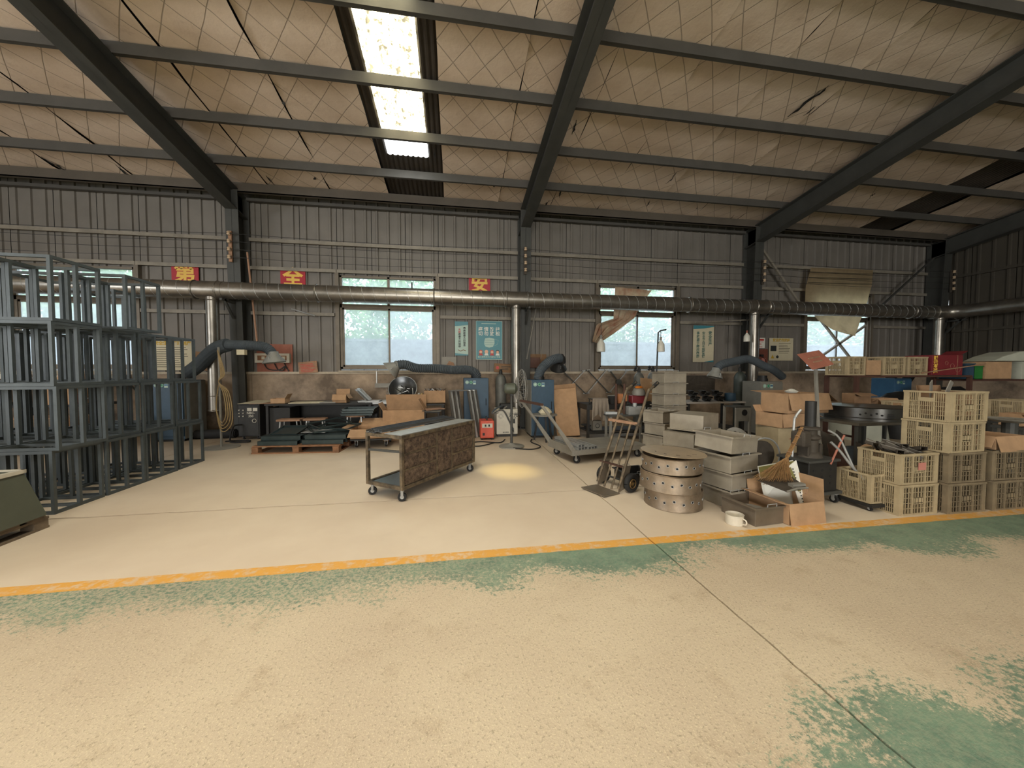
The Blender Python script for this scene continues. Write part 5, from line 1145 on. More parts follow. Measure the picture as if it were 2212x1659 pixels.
c = dp(1650, 985, 4.0); t = thing('steel_hoop', 'shiny steel hoop standing around a dark disc behind the printed board', 'hoop', (c.x, c.y, 0)); rz_ = c.z; MB().torus((0, 0, rz_), .20, .009, 'y', 40, 8).xf(Matrix.Rotation(0, 4, 'X')).build('hoop', M_galv, t, smooth=True); MB().cyl((0, .03, rz_), (0, .045, rz_), .165, 36).build('dark_disc', M_castiron, t); MB().bar((0, .06, 0), (0, .06, rz_), .05).build('prop', M_steel, t)
# open carton with printed board, broom, dustpan
oc = (2.86, 2.68); carton('open brown carton with hanging front flap by the yellow line', frm((*oc, 0), .06, .38, .42), .06, .38, .42, .185, [('f', 262, .19), ('r', 85, .2), ('l', 168, .08), ('b', 100, .1)])
t = thing('printed_board', 'green and white printed box panel leaning inside the open carton', 'panel', (3.07, 2.98, .012)); w_ = .36
MB().prism([(-.16, 0, .1), (.20, -.02, .0), (.19, .05, .46), (-.15, .10, .40)], (0, .006, 0)).build('panel_card', M_white, t)
MB().prism([(-.155, .06, .30), (.192, .026, .36), (.19, .043, .455), (-.15, .093, .395)], (-.001, -.006, 0)).build('green_print', mat('print_olive', (122, 116, 62), .7, 0, .15, 6, 0), t)
for k in range(4): MB().bar((-.06, .058 + .003 * k, .335 + .014 * k), (.04 + .01 * k, .05 + .003 * k, .345 + .014 * k), .004, .006).build('printed_line', M_cream, t)
for k in range(3): MB().torus((-.06 + .07 * k, .045 - .006 * k, .22), .018, .003, 'y', 10, 4).build('printed_flower', M_grey, t)
t = thing('printed_strip', 'tall narrow white and olive carton strip leaning right of the broom', 'panel', (3.22, 2.86, .015)); MB().prism([(-.02, 0, 0), (.06, -.0, 0), (-.02, .08, .48), (-.11, .08, .42)], (0, .006, 0)).build('strip_card', M_white, t)
MB().prism([(-.045, .03, .2), (-.015, .028, .2), (-.085, .078, .42), (-.1, .078, .40)], (0, -.004, 0)).build('olive_print', MC['print_olive'], t)
for k in range(12): MB().box(-.004, .004, -.006, -.002, 0, .012).xf(Matrix.Translation((-.005 - .006 * k, .018 + .0045 * k, .10 + .027 * k))).build('printed_letter', M_ink, t)
bt, bm2, bb = dp(1733, 922, 3.55), dp(1702, 985, 3.45), dp(1668, 1042, 3.3)
t = thing('straw_broom', 'straw twig broom standing head-down on the dustpan over the open carton', 'broom', (bb.x, bb.y, bb.z)); mb = MB(); rb = random.Random(2)
for k in range(170):
    f = rb.uniform(-1, 1); g = rb.uniform(-1, 1); off = Vector((g * .014, f * .014, 0)); end = dp(1668 + 46 * f, 1041 + 9 * g + 5 * f, 3.3 + .06 * g) - bb
    mb.tube([bt - bb + off * .7, bm2 - bb + off, (bm2 - bb).lerp(end, .5) + off * 1.2 + Vector((rb.uniform(-.006, .006), 0, .004)), end], [.0022, .0026, .002, .001], 3, False)
mb.build('broom_twigs', M_tan, t, kind='stuff')
for f in (.1, .35, .6, .9): MB().torus((0, 0, 0), .02, .003, 'z', 12, 5).xf(Matrix.Translation((bt - bb).lerp(bm2 - bb, f)) @ (bt - bm2).to_track_quat('Z', 'Y').to_matrix().to_4x4()).build('binding', M_seat, t)
a_, b_, c_, d_ = dp(1634, 1036, 3.35), dp(1700, 1062, 3.1), dp(1745, 1054, 3.15), dp(1700, 1022, 3.5)
t = thing('dustpan', 'dark shallow metal dustpan holding sweepings under the broom', 'dustpan', b_); MB().prism([a_ - b_, Vector((0, 0, 0)), c_ - b_, d_ - b_], (0, 0, -.006)).build('pan_sheet', M_castiron, t); MB().tube([(0, 0, 0), (c_ - b_) * .5 + Vector((0, 0, .012)), c_ - b_], .009, 6).build('pan_lip', M_grey, t)
q0 = dp(1738, 1066, 3.12); MB().tube(spline([c_ - b_, q0 - b_ + Vector((.015, 0, 0)), q0 - b_], 4), .004, 6).build('wire_hook', M_seat, t)
o = MB().prism([(-.05, -.03, 0), (.09, -.02, 0), (.10, .03, 0), (-.04, .03, 0)], (0, .005, .03)).build('brick_piece', M_dust); o.location = dp(1722, 1052, 3.2) + Vector((-.02, 0, .0)); tag(o, 'small grey lump in the dustpan right of the broom head', 'stone')
# chrome elbow, rusty rod, old machine on dolly
p = dp(1712, 965, 3.75); t = thing('bent_pipe', 'thin chrome pipe with bent top standing behind the broom', 'pipe', onfloor(p)); b0_ = onfloor(p); MB().tube([(0, 0, 0), p - b0_, dp(1716, 905, 3.75) - b0_, dp(1721, 896, 3.75) - b0_, dp(1730, 885, 3.75) - b0_], .012, 10).build('pipe', M_galv, t, smooth=True); MB().torus((0, 0, 0), .014, .004, 'z', 12, 5).xf(Matrix.Translation(dp(1718, 901, 3.75) - b0_)).build('joint', M_galv, t)
mc = Vector((3.62, 3.20, 0)); t = thing('machine_dolly', 'small dark dolly with casters under the black cast machine box', 'dolly', mc, .1); MB().box(-.22, .24, -.17, .2, .10, .13).build('deck', M_steel, t)
for a in (-.17, .19):
    for b in (-.13, .15): caster(t, a, b, .036, .02)
t = thing('cast_machine', 'old cast machine with black upright pipe on a dark punched box', 'machine', (mc.x, mc.y, .131), .1)
MB().box(-.19, .19, -.15, .15, 0, .30).build('punched_box', M_dark, t, bevel=.008); MB().box(-.21, .21, -.17, .17, .30, .325).build('box_top', M_steel, t, bevel=.004)
for a in range(3):
    for b in range(3): MB().cyl((-.12 + .11 * a, -.153, .08 + .07 * b), (-.12 + .11 * a, -.15, .08 + .07 * b), .012, 10).build('punched_hole', M_rub, t)
MB().lathe([(.11, .325), (.10, .36), (.075, .38), (.07, .50), (.09, .52), (.09, .54), (.06, .56), (.06, .60), (.095, .61), (.095, .63), (.05, .64)], 20, (.02, 0, 0)).build('cast_body', M_castiron, t, smooth=True)
MB().tube([(.02, 0, .62), (.02, 0, .90)], .048, 18).build('upright_pipe', M_dark, t, smooth=True)
for a in (-1, 1): MB().box(.02 + a * .08 - .02, .02 + a * .08 + .02, -.06, .06, .34, .46).build('side_lug', M_castiron, t, bevel=.008)
MB().box(-.17, -.06, -.08, .06, .44, .60).build('gear_cover', M_castiron, t, bevel=.02)
p = dp(1735, 925, 3.8); t = thing('coil_spring', 'dark coil of flat rings beside the top of the broom', 'spring', p)
for k in range(4): MB().torus((0, 0, -.012 * k), .05, .004, 'z', 18, 5).xf(Matrix.Rotation(.25, 4, 'Y')).build('coil', M_steel, t)
MB().cyl((.0, 0, -.36), (0, 0, -.02), .02, 10).build('coil_post', M_castiron, t)
for k, (pp, mm, lab, r_) in enumerate((([(1790, 930), (1812, 945), (1832, 985), (1845, 1012), (1862, 1033)], M_galv, 'long shiny tube arching into the front crate, upper one', .010), ([(1795, 955), (1815, 975), (1838, 1005), (1866, 1036)], M_galv, 'long shiny tube lying into the front crate, lower one', .012), ([(1794, 1003), (1810, 968), (1824, 940)], M_signp, 'thin rusty-red rod leaning beside the black upright pipe', .009))):
    P = [dp(a, b, 3.62) for a, b in pp]; o = MB().tube([q - P[-1] for q in spline(P, 5)], r_, 8).build('metal_tube', mm, smooth=True); o.location = P[-1]; tag(o, lab, 'tube')
# sign on a post
p0 = dp(1775, 960, 4.35); t = thing('sign_post', 'slanted faded red square sign on a thin metal post behind the cast machine', 'sign', onfloor(p0)); b0_ = onfloor(p0)
MB().bar((0, 0, 0), dp(1762, 798, 4.35) - b0_, .035, .02).build('post', M_dust, t); q = [dp(1722, 766, 4.3), dp(1770, 757, 4.5), dp(1802, 787, 4.35), dp(1755, 799, 4.15)]
MB().prism([v - b0_ for v in q], (0, .006, .004)).build('sign_plate', M_signp, t); 
lam = [(q[0].lerp(q[3], f)).lerp(q[1].lerp(q[2], f), g) - b0_ + Vector((0, -.004, -.003)) for f, g in ((.35, .25), (.35, .75), (.6, .3), (.6, .7))]
MB().bar(lam[0], lam[1], .01, .02).bar(lam[2], lam[3], .01, .02).build('faded_writing', M_seat, t)
# carton tower
ct = dp(1700, 930, 4.9)
carton('tan carton with faded red diamond, bottom of the carton tower', (ct.x, ct.y, 0), -.1, .58, .4, .60, m=mat('tan_carton', (172, 156, 124), .85, 0, .2, 5, .03), closed=True)
o = MB().prism([(-.12, 0, 0), (0, 0, -.07), (.12, 0, 0), (0, 0, .07)], (0, -.002, 0)).build('red_diamond', M_signp); o.parent = bpy.data.objects[[x.name for x in C.objects if x.name.startswith('cardboard_box')][-1]]; o.location = (-.02, -.202, .46)
carton('brown carton with open front flaps, middle of the carton tower', (ct.x - .02, ct.y + .02, .602), .1, .56, .38, .18, [('f', 262, .17), ('r', 200, .15), ('b', 120, .1)])
carton('wide brown carton with drooping flaps, top of the carton tower', (ct.x + .14, ct.y + .04, .784), .05, .66, .4, .26, [('f', 255, .22), ('r', 215, .2), ('b', 175, .18)])
t = thing('white_cup', 'pale crushed paper lump on top of the carton tower', 'paper', (ct.x + .05, ct.y, 1.046)); MB().lathe([(0, 0), (.06, 0), (.08, .02), (.03, .05), (0, .055)], 10).build('paper_lump', M_white, t, smooth=True)
# right-hand table with drum
tx = dp(1875, 915, 4.9); b5 = bench('dark steel table carrying the shallow drum, behind the crates', tx.x - .65, tx.x + .75, tx.y - .38, tx.y + .62, .70, mat('worn_table_top', (104, 98, 86), .5, .3, .3, 5, .05), M_steel)
t = thing('shallow_drum', 'wide shallow round steel drum with holes on the right-hand table', 'drum', (tx.x - .02, tx.y + .03, .702)); MB().lathe([(0, 0), (.42, 0), (.42, .03), (.425, .035), (.42, .04), (.42, .16), (.43, .165), (.42, .17), (.38, .17), (0, .185)], 56).build('drum_body', MC['polished_steel'] if 0 else mat('dull_steel_drum', (112, 110, 106), .3, .85, .3, 6, .05), t, smooth=True)
for k in range(9): a = -2.6 + .12 * k + (.6 if k > 4 else 0); d = Vector((math.cos(a), math.sin(a), 0)); c = d * .421 + Vector((0, 0, .08 + .02 * (k % 2))); MB().tube([c - d * .003, c + d * .003], .012, 10).build('hole', M_rub, t)
for k in range(3): MB().box(-.03, .03, -.433, -.428, .05 + .02 * k, .058 + .02 * k).xf(Matrix.Rotation(-.35, 4, 'Z')).build('slot', M_rub, t)
for k, (px, py, d, w_, h_, fl_, lab) in enumerate(((1850, 850, 5.6, .30, .30, [('f', 200, .1)], 'dark brown carton behind the shallow drum, left one'), (1903, 862, 5.35, .36, .22, [('f', 235, .12), ('r', 230, .12), ('l', 200, .1)], 'open brown carton with drooping flaps behind the shallow drum'))):
    p = at(px, py, tx.y + .57); carton(lab, (p.x, p.y, .702), 0, w_, .18, h_ + .0, fl_, M_card2 if k == 0 else M_card, 'cartons behind the drum')
# crates
cr0 = make_crate('bottom crate of the two-high stack holding steel offcuts', frm((4.04, 2.69, 0), .015, .46, .36), .015)
CR = [((4.05, 2.70), 1, .02, 'top crate of two-high stack, filled with steel offcuts, with a pink note'),
      ((4.55, 2.66), 0, .0, 'bottom crate of the four-high stack beside the yellow line'), ((4.56, 2.67), 1, .01, 'second crate up in the four-high stack beside the yellow line'),
      ((4.54, 2.66), 2, .05, 'third crate up in the four-high crate stack, bleached'), ((4.55, 2.66), 3, .04, 'top crate of the four-high crate stack, full of cardboard and plates'),
      ((5.09, 2.66), 0, .0, 'bottom crate of the stack at the right edge of the picture'), ((5.10, 2.68), 1, -.02, 'top crate at the right edge, with an open carton over it')]
cr1 = make_crate('bottom crate of the four-high stack beside the yellow line', frm((4.55, 2.66, 0), 0, .46, .36), 0, m=M_crated)
for (N_, k, a, lab) in CR:
    if 'bottom crate of the four' in lab: continue
    o = dup(cr0 if (k > 1 or N_[0] < 4.4) else cr1, frm((*N_, .288 * k), a, .46, .36), a, lab, sc_=(1, 1, 1) if k < 2 else (1.04, 1.0, 1.0))
    if k == 1 and 'pink' in lab: flat(rect_pts(-.02, .07, .13, .20), M_pink, o, 'pink_note', -.181)
C3 = dup(cr0, frm((3.90, 2.83, .075), .02, .36, .30) , .05, 'small open crate with shiny tubes in it, on the low black dolly', sc_=(.80, .86, .98))
t = thing('low_dolly', 'low black dolly under the small open crate', 'dolly', (C3.location.x, C3.location.y, 0), .05); MB().box(-.2, .24, -.18, .2, .045, .072).build('deck', M_dark, t)
for a in (-.15, .18):
    for b in (-.13, .15): caster(t, a, b, .018, .008)
for k, (px, py, d, zz, lab) in enumerate(((1962, 868, 5.3, .60, 'dirty crate half hidden behind the top of the four-high crate stack'), (2195, 865, 5.3, .62, 'dirty crate at the right edge, behind the pale round dish'))):
    p = dp(px, py, d); dup(cr0, (p.x, p.y, zz), .1, lab, sc_=1.05)
    q = thing('support_block', ('dark crate-high stand under the half hidden dirty crate', 'dark stand under the dirty crate at the right edge')[k], 'stand', (p.x, p.y, 0)); MB().box(-.22, .22, -.18, .18, .56, .60).build('stand_top', M_steel, q)
    for a in (-1, 1):
        for b in (-1, 1): MB().bar((a * .19, b * .15, 0), (a * .19, b * .15, .56), .035).build('leg', M_steel, q)
rr = random.Random(11)
for k in range(11):
    a = rr.uniform(-.5, .5) + (.5 if k % 3 == 0 else -.6); ln = rr.uniform(.24, .36); o = thing('steel_offcut', 'dusty steel channel offcut heaped on the two-high crates, %s from the left' % ('first', 'second', 'third', 'fourth', 'fifth', 'sixth', 'seventh', 'eighth', 'ninth', 'tenth', 'eleventh')[k], 'offcut', (4.13 + .028 * k, 2.86 + rr.uniform(-.06, .08), .562 + rr.uniform(.015, .06)), a, 'steel offcuts heaped on the crates')
    o.rotation_euler = (rr.uniform(-.2, .2), rr.uniform(.15, .5), a); MB().box(-ln / 2, ln / 2, -.025, .025, 0, .004).build('web', M_grey if k % 3 else M_castiron, o); MB().box(-ln / 2, ln / 2, -.025, -.021, -.03, 0).box(-ln / 2, ln / 2, .021, .025, -.03, 0).build('flange', M_castiron, o)
for k, (x, y, z, a, b) in enumerate(((4.66, 2.88, 1.05, -.5, .3), (4.84, 2.9, 1.04, .45, .2))): 
    o = MB().box(-.03, .03, -.004, .004, 0, .22).build('metal_strip', M_dust); o.location = (x, y, z); o.rotation_euler = (.1, a, b); tag(o, ('pale plate strip sticking out of top crate, left', 'pale plate strip sticking out of the top crate, right')[k], 'metal strip')
carton('low brown carton inside the top crate of the four-high stack', (4.78, 2.85, .90), 0, .3, .24, .24, [('b', 100, .06)], M_card2)
carton('open brown carton with hanging flap on the right edge crate', (5.36, 2.86, .578), .05, .40, .3, .13, [('f', 255, .15), ('l', 240, .12)], M_card)
p = dp(2182, 908, 4.1); t = thing('pale_dish', 'pale round metal dish resting at the right edge behind the crates', 'dish', (p.x, p.y, p.z)); MB().lathe([(0, -.03), (.12, -.02), (.2, .01), (.205, .02), (.195, .012), (.11, -.014), (0, -.022)], 32).build('dish_bowl', M_dust, t, smooth=True); MB().lathe([(.06, -p.z), (.06, -.025)], 12).build('dish_stand', M_steel, t)
p = dp(2200, 895, 4.9); carton('small brown carton at the right edge above the pale dish', (p.x, p.y, .60), 0, .3, .2, .17, [('f', 200, .08)], M_card)
q = thing('small_stand', 'dark stand under the small brown carton at the right edge', 'stand', (p.x, p.y, 0)); MB().box(-.2, .2, -.15, .15, .56, .598).build('stand_top', M_steel, q)
for a in (-1, 1):
    for b in (-1, 1): MB().bar((a * .17, b * .12, 0), (a * .17, b * .12, .56), .03).build('leg', M_steel, q)
# dark scrap plates between machine and crates
for k, (px, py, d, w_, h_, mm, lab) in enumerate(((1845, 960, 4.3, .34, .60, M_castiron, 'dark notched steel plate leaning left of the heaped crates'), (1880, 965, 4.2, .3, .52, M_castiron, 'grey notched steel plate nearest the heaped crates'), (1815, 985, 4.2, .26, .5, M_pipeb, 'brown rusty sheet leaning behind the black punched box'))):
    p = dp(px, py, d); t = thing('scrap_sheet', lab, 'metal sheet', (p.x, p.y + (.16 if k == 0 else -.06), 0), .0); MB().prism([(-w_ / 2, 0, 0), (w_ / 2, 0, 0), (w_ / 2, .1, h_ * .9), (w_ * .2, .1, h_), (w_ * .15, .1, h_ * .86), (-.02, .1, h_ * .9), (-w_ / 2, .1, h_)], (0, .006, 0)).build('sheet', mm, t); MB().bar((0, .1, h_ * .8), (0, .25, 0), .02).build('prop', M_steel, t)
carton('flattened open brown carton behind the heap of steel offcuts', (dp(1925, 950, 4.1).x, dp(1925, 950, 4.1).y, 0), .1, .44, .24, .5, [('f', 190, .12), ('l', 200, .12)], M_card)

# ================================================================ SHELF RACK
sy = 4.95; SZ = 1.27
t = thing('storage_rack', 'brown shelf rack holding crates and boxes high at the right', 'shelf', (8.3, sy, 0)); MB().box(-2.1, .18, -.22, .28, SZ - .03, SZ).build('shelf_board', M_plank, t, bevel=.003); MB().box(.18, 2.6, -.22, .28, SZ - .10, SZ - .07).build('shelf_board', M_plank, t, bevel=.003)
for x in (-2.08, .16, 2.4):
    for yy in (-.2, .26): MB().bar((x, yy, 0), (x, yy, SZ - .02), .05).build('rack_leg', M_plank, t)
for x in (-2.08, .16): MB().bar((x, -.2, .3), (x, .26, .3), .03).build('rack_rail', M_plank, t)
def onshelf(px0, px1): a, b = X(px0, sy - .18), X(px1, sy - .18); return (a + b) / 2, b - a
for px0, px1, lab, mm in ((1836, 1868, 'dark-mesh crate at the left end of the shelf rack', 0), (1909, 1958, 'pale crate on the shelf rack, second crate from the left', 0), (1962, 2006, 'pale crate on the shelf rack, touching the maroon box', 0)):
    x, w_ = onshelf(px0, px1); dup(cr0, (x, sy + .02, SZ + .001), 0, lab, 'crates on the shelf rack', sc_=(max(.75, min(1.2, w_ / .46)), .98, 1.05))
x, w_ = onshelf(1874, 1905); carton('small brown carton between crates on the shelf rack', (x, sy, SZ + .001), 0, w_, .3, .24, [('l', 92, .05)], M_card)
x, w_ = onshelf(2012, 2078); t = thing('maroon_box', 'maroon printed box with yellow vertical characters on the shelf rack', 'box', (x, sy, SZ + .001)); MB().box(-w_ / 2, w_ / 2, -.17, .2, 0, .33).build('box_body', M_maroon, t, bevel=.004)
MB().prism([(w_ / 2 - .05, -.17, .33), (w_ / 2 + .1, -.17, .40), (w_ / 2 + .1, .1, .40), (w_ / 2 - .05, .1, .33)], (0, 0, .005)).build('flap', M_maroon, t)
text('\n'.join('财运亨通'), .085, MC.get('sign_yellow'), t, (-w_ / 2 + .07, -.172, .17), bold=.003, line=.8); MB().box(w_ * .32, w_ * .33, -.172, -.17, 0, .33).build('edge_line', M_seat, t)
for k in range(3): MB().torus((-.02 + .12 * k, -.171, .2 - .05 * k), .03 + .01 * k, .002, 'y', 14, 4).build('line_drawing', M_seat, t)
for px0, px1, h_, mm, nm, lab in ((2086, 2104, .20, M_blue, 'teal_bin', 'dark teal bin right of the maroon box on the shelf'), (2103, 2122, .16, M_gplas, 'green_bin', 'bright green plastic bin on the shelf rack')):
    x, w_ = onshelf(px0, px1); t = thing(nm, lab, 'bin', (x, sy, SZ - .069)); ring4(MB(), -w_ / 2, w_ / 2, -.17, .17, 0, h_ + .06, .008).box(-w_ / 2, w_ / 2, -.17, .17, 0, .008).build('bin_body', mm, t); ring4(MB(), -w_ / 2 - .01, w_ / 2 + .01, -.18, .18, h_ + .05, h_ + .065, .02).build('rim', mm, t)
x, w_ = onshelf(2126, 2182); carton('closed brown carton under the pale foam sheet on the shelf', (x, sy, SZ - .069), 0, w_, .36, .30, m=M_card, closed=True)
t = thing('foam_sheet', 'pale folded foam sheet lying over the brown shelf carton', 'foam sheet', (x, sy, SZ + .235)); MB().prism([(-.15, -.2, 0), (.5, -.2, .0), (1.0, -.2, .05), (1.0, -.2, .19), (.45, -.2, .17), (.1, -.2, .09)], (0, .4, 0)).build('foam_fold', M_bag, t, bevel=.02)
x2, w2 = onshelf(2190, 2240); o = MB().box(-.12, .4, -.18, .18, 0, .30).box(-.13, .41, -.19, .19, 0.27, .3).build('pale_box', M_bag, bevel=.004); o.location = (x2, sy, SZ - .069); tag(o, 'pale plastic box at the right end of the shelf under the foam sheet', 'box')
stick('wooden_rod', 'thin pale rod lying in front of the maroon box on the shelf', 'rod', (1990, 806), (2130, 786), sy - .24, .009, M_seat)
t = collector('bright blue dust collector cabinet under the shelf rack', (X(1951, 6.9), 7.15, 0), .46, .5, 1.16, M_blue2)
o = hose([(0, 0, 1.27), (0, -.05, 1.42), (.25, -.1, 1.5), (.5, -.05, 1.3), (.6, .1, 1.1)], .09, t, M_rub, 'short_hose')
c4 = collector('grey-sided dust collector cabinet left of the carton tower', (X(1665, 6.5), 6.72, 0), .50, .5, 1.12, M_grey)
t = thing('extraction_arm', 'dark hose arm arching over the third downpipe with pale hood', 'extraction arm', (X(1668, 6.7), 6.75, 1.24)); o = t.location
hose([rel(1690, 814, 6.6, o), rel(1672, 800, 6.5, o), rel(1650, 790, 6.4, o), rel(1618, 776, 6.3, o), rel(1590, 780, 6.2, o), rel(1560, 787, 6.1, o), rel(1548, 797, 6.1, o)], .075, t, rib=.03)
hood(rel(1547, 801, 6.1, o), (-.25, 0, -1), .075, .135, .13, t)
for k, (x, y, z, w_, h_, mm, lab) in enumerate(((8.9, 6.0, 0, .9, .9, M_dark, 'tall dark covered pile under the shelf at far right'), (7.9, 6.0, 0, .8, .75, M_bag, 'pale tied sack heap under the shelf rack'), (10.2, 6.1, 0, 1.1, 1.0, M_dark, 'dark covered pile at the right edge under the shelf'))):
    t = thing('covered_pile', lab, 'pile', (x, y, z)); vs = MB().lathe([(w_ * .5, 0), (w_ * .52, h_ * .4), (w_ * .42, h_ * .8), (w_ * .2, h_ * .98), (0, h_)], 18); vs.v = [v + Vector((noise.noise(v * 4), noise.noise(v * 4 + Vector((9, 0, 0))), noise.noise(v * 5) * (v.z > .01))) * .09 for v in vs.v]; vs.build('cover', mm, t, smooth=True)

# ================================================================ MIDDLE BENCHES UNDER THE RAG WINDOW
m0, m1 = X(1268, 6.5), X(1440, 6.5); b3 = bench('dark cluttered workbench under the rag window', m0, m1, 6.5, 7.1, .70, th=.1)
def put(px, py0, py1, Y, z): return X(px, Y), Y, z
t = thing('draped_cloth', 'grey-brown cloth draped over the front edge of the cluttered bench', 'cloth', (X(1297, 6.45), 6.47, .46)); vs = []; fs = []; nx, nz = 16, 8
for j in range(nz + 1):
    for i in range(nx + 1):
        u = i / nx - .5; v = j / nz; vs.append((u * (.30 + .05 * v) + .01 * noise.noise(Vector((v * 3, u * 4, 0))), -.02 - .02 * (1 + math.sin(u * 26 + v)) * v, .36 - v * (.36 + .06 * math.sin(u * 9))))
for j in range(nz):
    for i in range(nx): k = j * (nx + 1) + i; fs.append((k, k + 1, k + nx + 2, k + nx + 1))
MB().add(vs, fs).build('cloth_front', M_cloth, t, smooth=True); MB().box(-.15, .15, -.02, .16, .355, .362).build('cloth_top', M_cloth, t)
t = thing('cloth_stand', 'small grey rack standing on the bench under the draped cloth', 'rack', (X(1300, 6.4), 6.64, .701)); MB().box(-.14, .2, -.1, .1, .09, .11).build('rack_top', M_steel, t)
for a in (-.12, .18):
    for b in (-.08, .08): MB().bar((a, b, 0), (a, b, .09), .015).build('leg', M_steel, t)
t = thing('black_bucket', 'small black bucket with wire handle on the cluttered bench', 'bucket', (X(1325, 6.5), 6.55, .702)); MB().lathe([(0, 0), (.07, 0), (.09, .16), (.096, .165), (.088, .16), (.066, .01), (0, .01)], 20).build('bucket_body', M_rub, t, smooth=True); MB().torus((0, 0, .165), .092, .005, 'z', 20, 5).build('rim', M_dust, t); MB().torus((0, 0, .16), .09, .003, 'y', 14, 4, PI, 2 * PI).build('wire_handle', M_dust, t)
o = carton('small orange-brown carton on the cluttered bench behind the brown pipes', (X(1346, 6.6), 6.7, .702), 0, .18, .16, .19, m=mat('orange_carton', (186, 122, 78), .8, 0, .15, 6, 0), closed=True)
o = MB().box(-.14, .14, -.08, .08, 0, .16).build('toolbox', M_maroon, bevel=.015); o.location = (X(1378, 6.5) + .03, 6.6, .702); tag(o, 'dark red soft toolbox on the cluttered bench', 'toolbox')
t = thing('beige_pouch', 'beige pouch with orange and blue cloth on the red toolbox', 'pouch', (X(1382, 6.5) + .03, 6.6, .863)); MB().lathe([(0, 0), (.12, 0), (.13, .05), (.1, .12), (.06, .14), (0, .14)], 14).build('pouch_body', M_dust, t, smooth=True); MB().lathe([(0, .14), (.07, .14), (.08, .165), (.03, .19), (0, .19)], 10).build('orange_cloth', M_orange, t, smooth=True); MB().lathe([(0, .19), (.045, .19), (.03, .215), (0, .22)], 10).build('blue_cloth', M_blue, t, smooth=True)
sheetplate('cardboard_flap', 'pinkish brown cardboard sheet standing behind the beige pouch', 'cardboard', [(X(1385, 6.8), 6.78, .702), (X(1412, 6.8), 6.82, .702), (X(1414, 6.8), 6.86, 1.17), (X(1384, 6.8), 6.84, 1.20)], .006, M_card)
for k in range(8):
    o = MB().box(-.04, .04, -.03, .03, 0, .025 + .015 * (k % 3)).cyl((-.02, 0, .03), (.05, .02, .04), .01, 8).build('loose_tool', (M_dark, M_galv, M_steel)[k % 3]); o.location = (m0 + .12 + (.17 * k if k < 3 else .32 + .14 * k), 6.56 + .03 * (k % 3), .702); o.rotation_euler = (0, 0, k); tag(o, 'small loose tool lying on the cluttered bench, %s from the left' % ('first', 'second', 'third', 'fourth', 'fifth', 'sixth', 'seventh', 'eighth')[k], 'tool', 'loose tools on the bench')
gas_cylinder('grey gas cylinder with gauge under the rag window, left one', (X(1382, 7.4), 7.45, 0), .115, 1.34, M_cyl, True)
gas_cylinder('grey gas cylinder with gauge under the rag window, right one', (X(1412, 7.4), 7.45, 0), .115, 1.36, M_cyl, True)
gas_cylinder('dark green gas cylinder left of the third downpipe', (X(1601, 7.35), 7.4, 0), .125, 1.36, mat('dark_green_cylinder', (66, 72, 66), .5, .1, .3, 5, .05))
# stand with two brown pipes
s0 = dp(1352, 905, 6.1); t = thing('steel_stand', 'narrow steel stand holding two brown upright pipes', 'stand', (s0.x, s0.y + .12, 0)); MB().box(-.3, .42, -.12, .12, .57, .60).build('stand_top', M_steel, t, bevel=.003)
for a in (-.26, .38):
    for b in (-.09, .09): MB().bar((a, b, 0), (a, b, .57), .035).build('leg', M_dust, t)
MB().bar((-.26, -.09, .08), (.38, -.09, .08), .03).build('stretcher', M_dust, t)
for k, px in enumerate((1336, 1354)): o = MB().tube([(0, 0, 0), (0, 0, .52)], .021, 12).build('upright_pipe', M_pipeb, smooth=True); q = dp(px, 900, 6.1); o.location = (q.x, q.y + .1, .601); tag(o, ('brown upright pipe on the narrow stand, left one', 'brown upright pipe on the narrow stand, right one')[k], 'pipe')
q = dp(1320, 890, 6.1); chan('short galvanised channel at the left end of the narrow stand', (q.x + .03, q.y + .08, .601), -.15, .2, .08, .04, 'galvanised_channel', M_galv, None)
q = dp(1382, 893, 6.1); t = thing('steel_bracket_box', 'open bright steel bracket box behind the pipes on the narrow stand', 'bracket', (q.x, q.y + .1, .601)); ring4(MB(), -.18, .12, -.07, .07, 0, .13, .006).build('bracket_body', M_galv, t); MB().cyl((-.05, -.02, .131), (-.05, -.02, .19), .035, 14).build('bolt_stub', M_galv, t)
o = thing('printed_box', 'pale box with round emblem on the floor under the cluttered bench', 'box', (X(1305, 6.3) , 6.68, 0.191)); MB().box(-.09, .09, -.08, .08, 0, .18).build('box_body', M_grey, o); MB().torus((0, -.082, .09), .04, .005, 'y', 14, 4).build('emblem', M_ink, o)
t = thing('cable_reel', 'black flat cable reel on the lower shelf of cluttered bench', 'reel', (X(1285, 6.4) + .02, 6.82, .191)); MB().lathe([(.04, 0), (.13, 0), (.13, .012), (.07, .014), (.07, .07), (.13, .072), (.13, .085), (.04, .085)], 24).build('reel_body', M_rub, t, smooth=True)
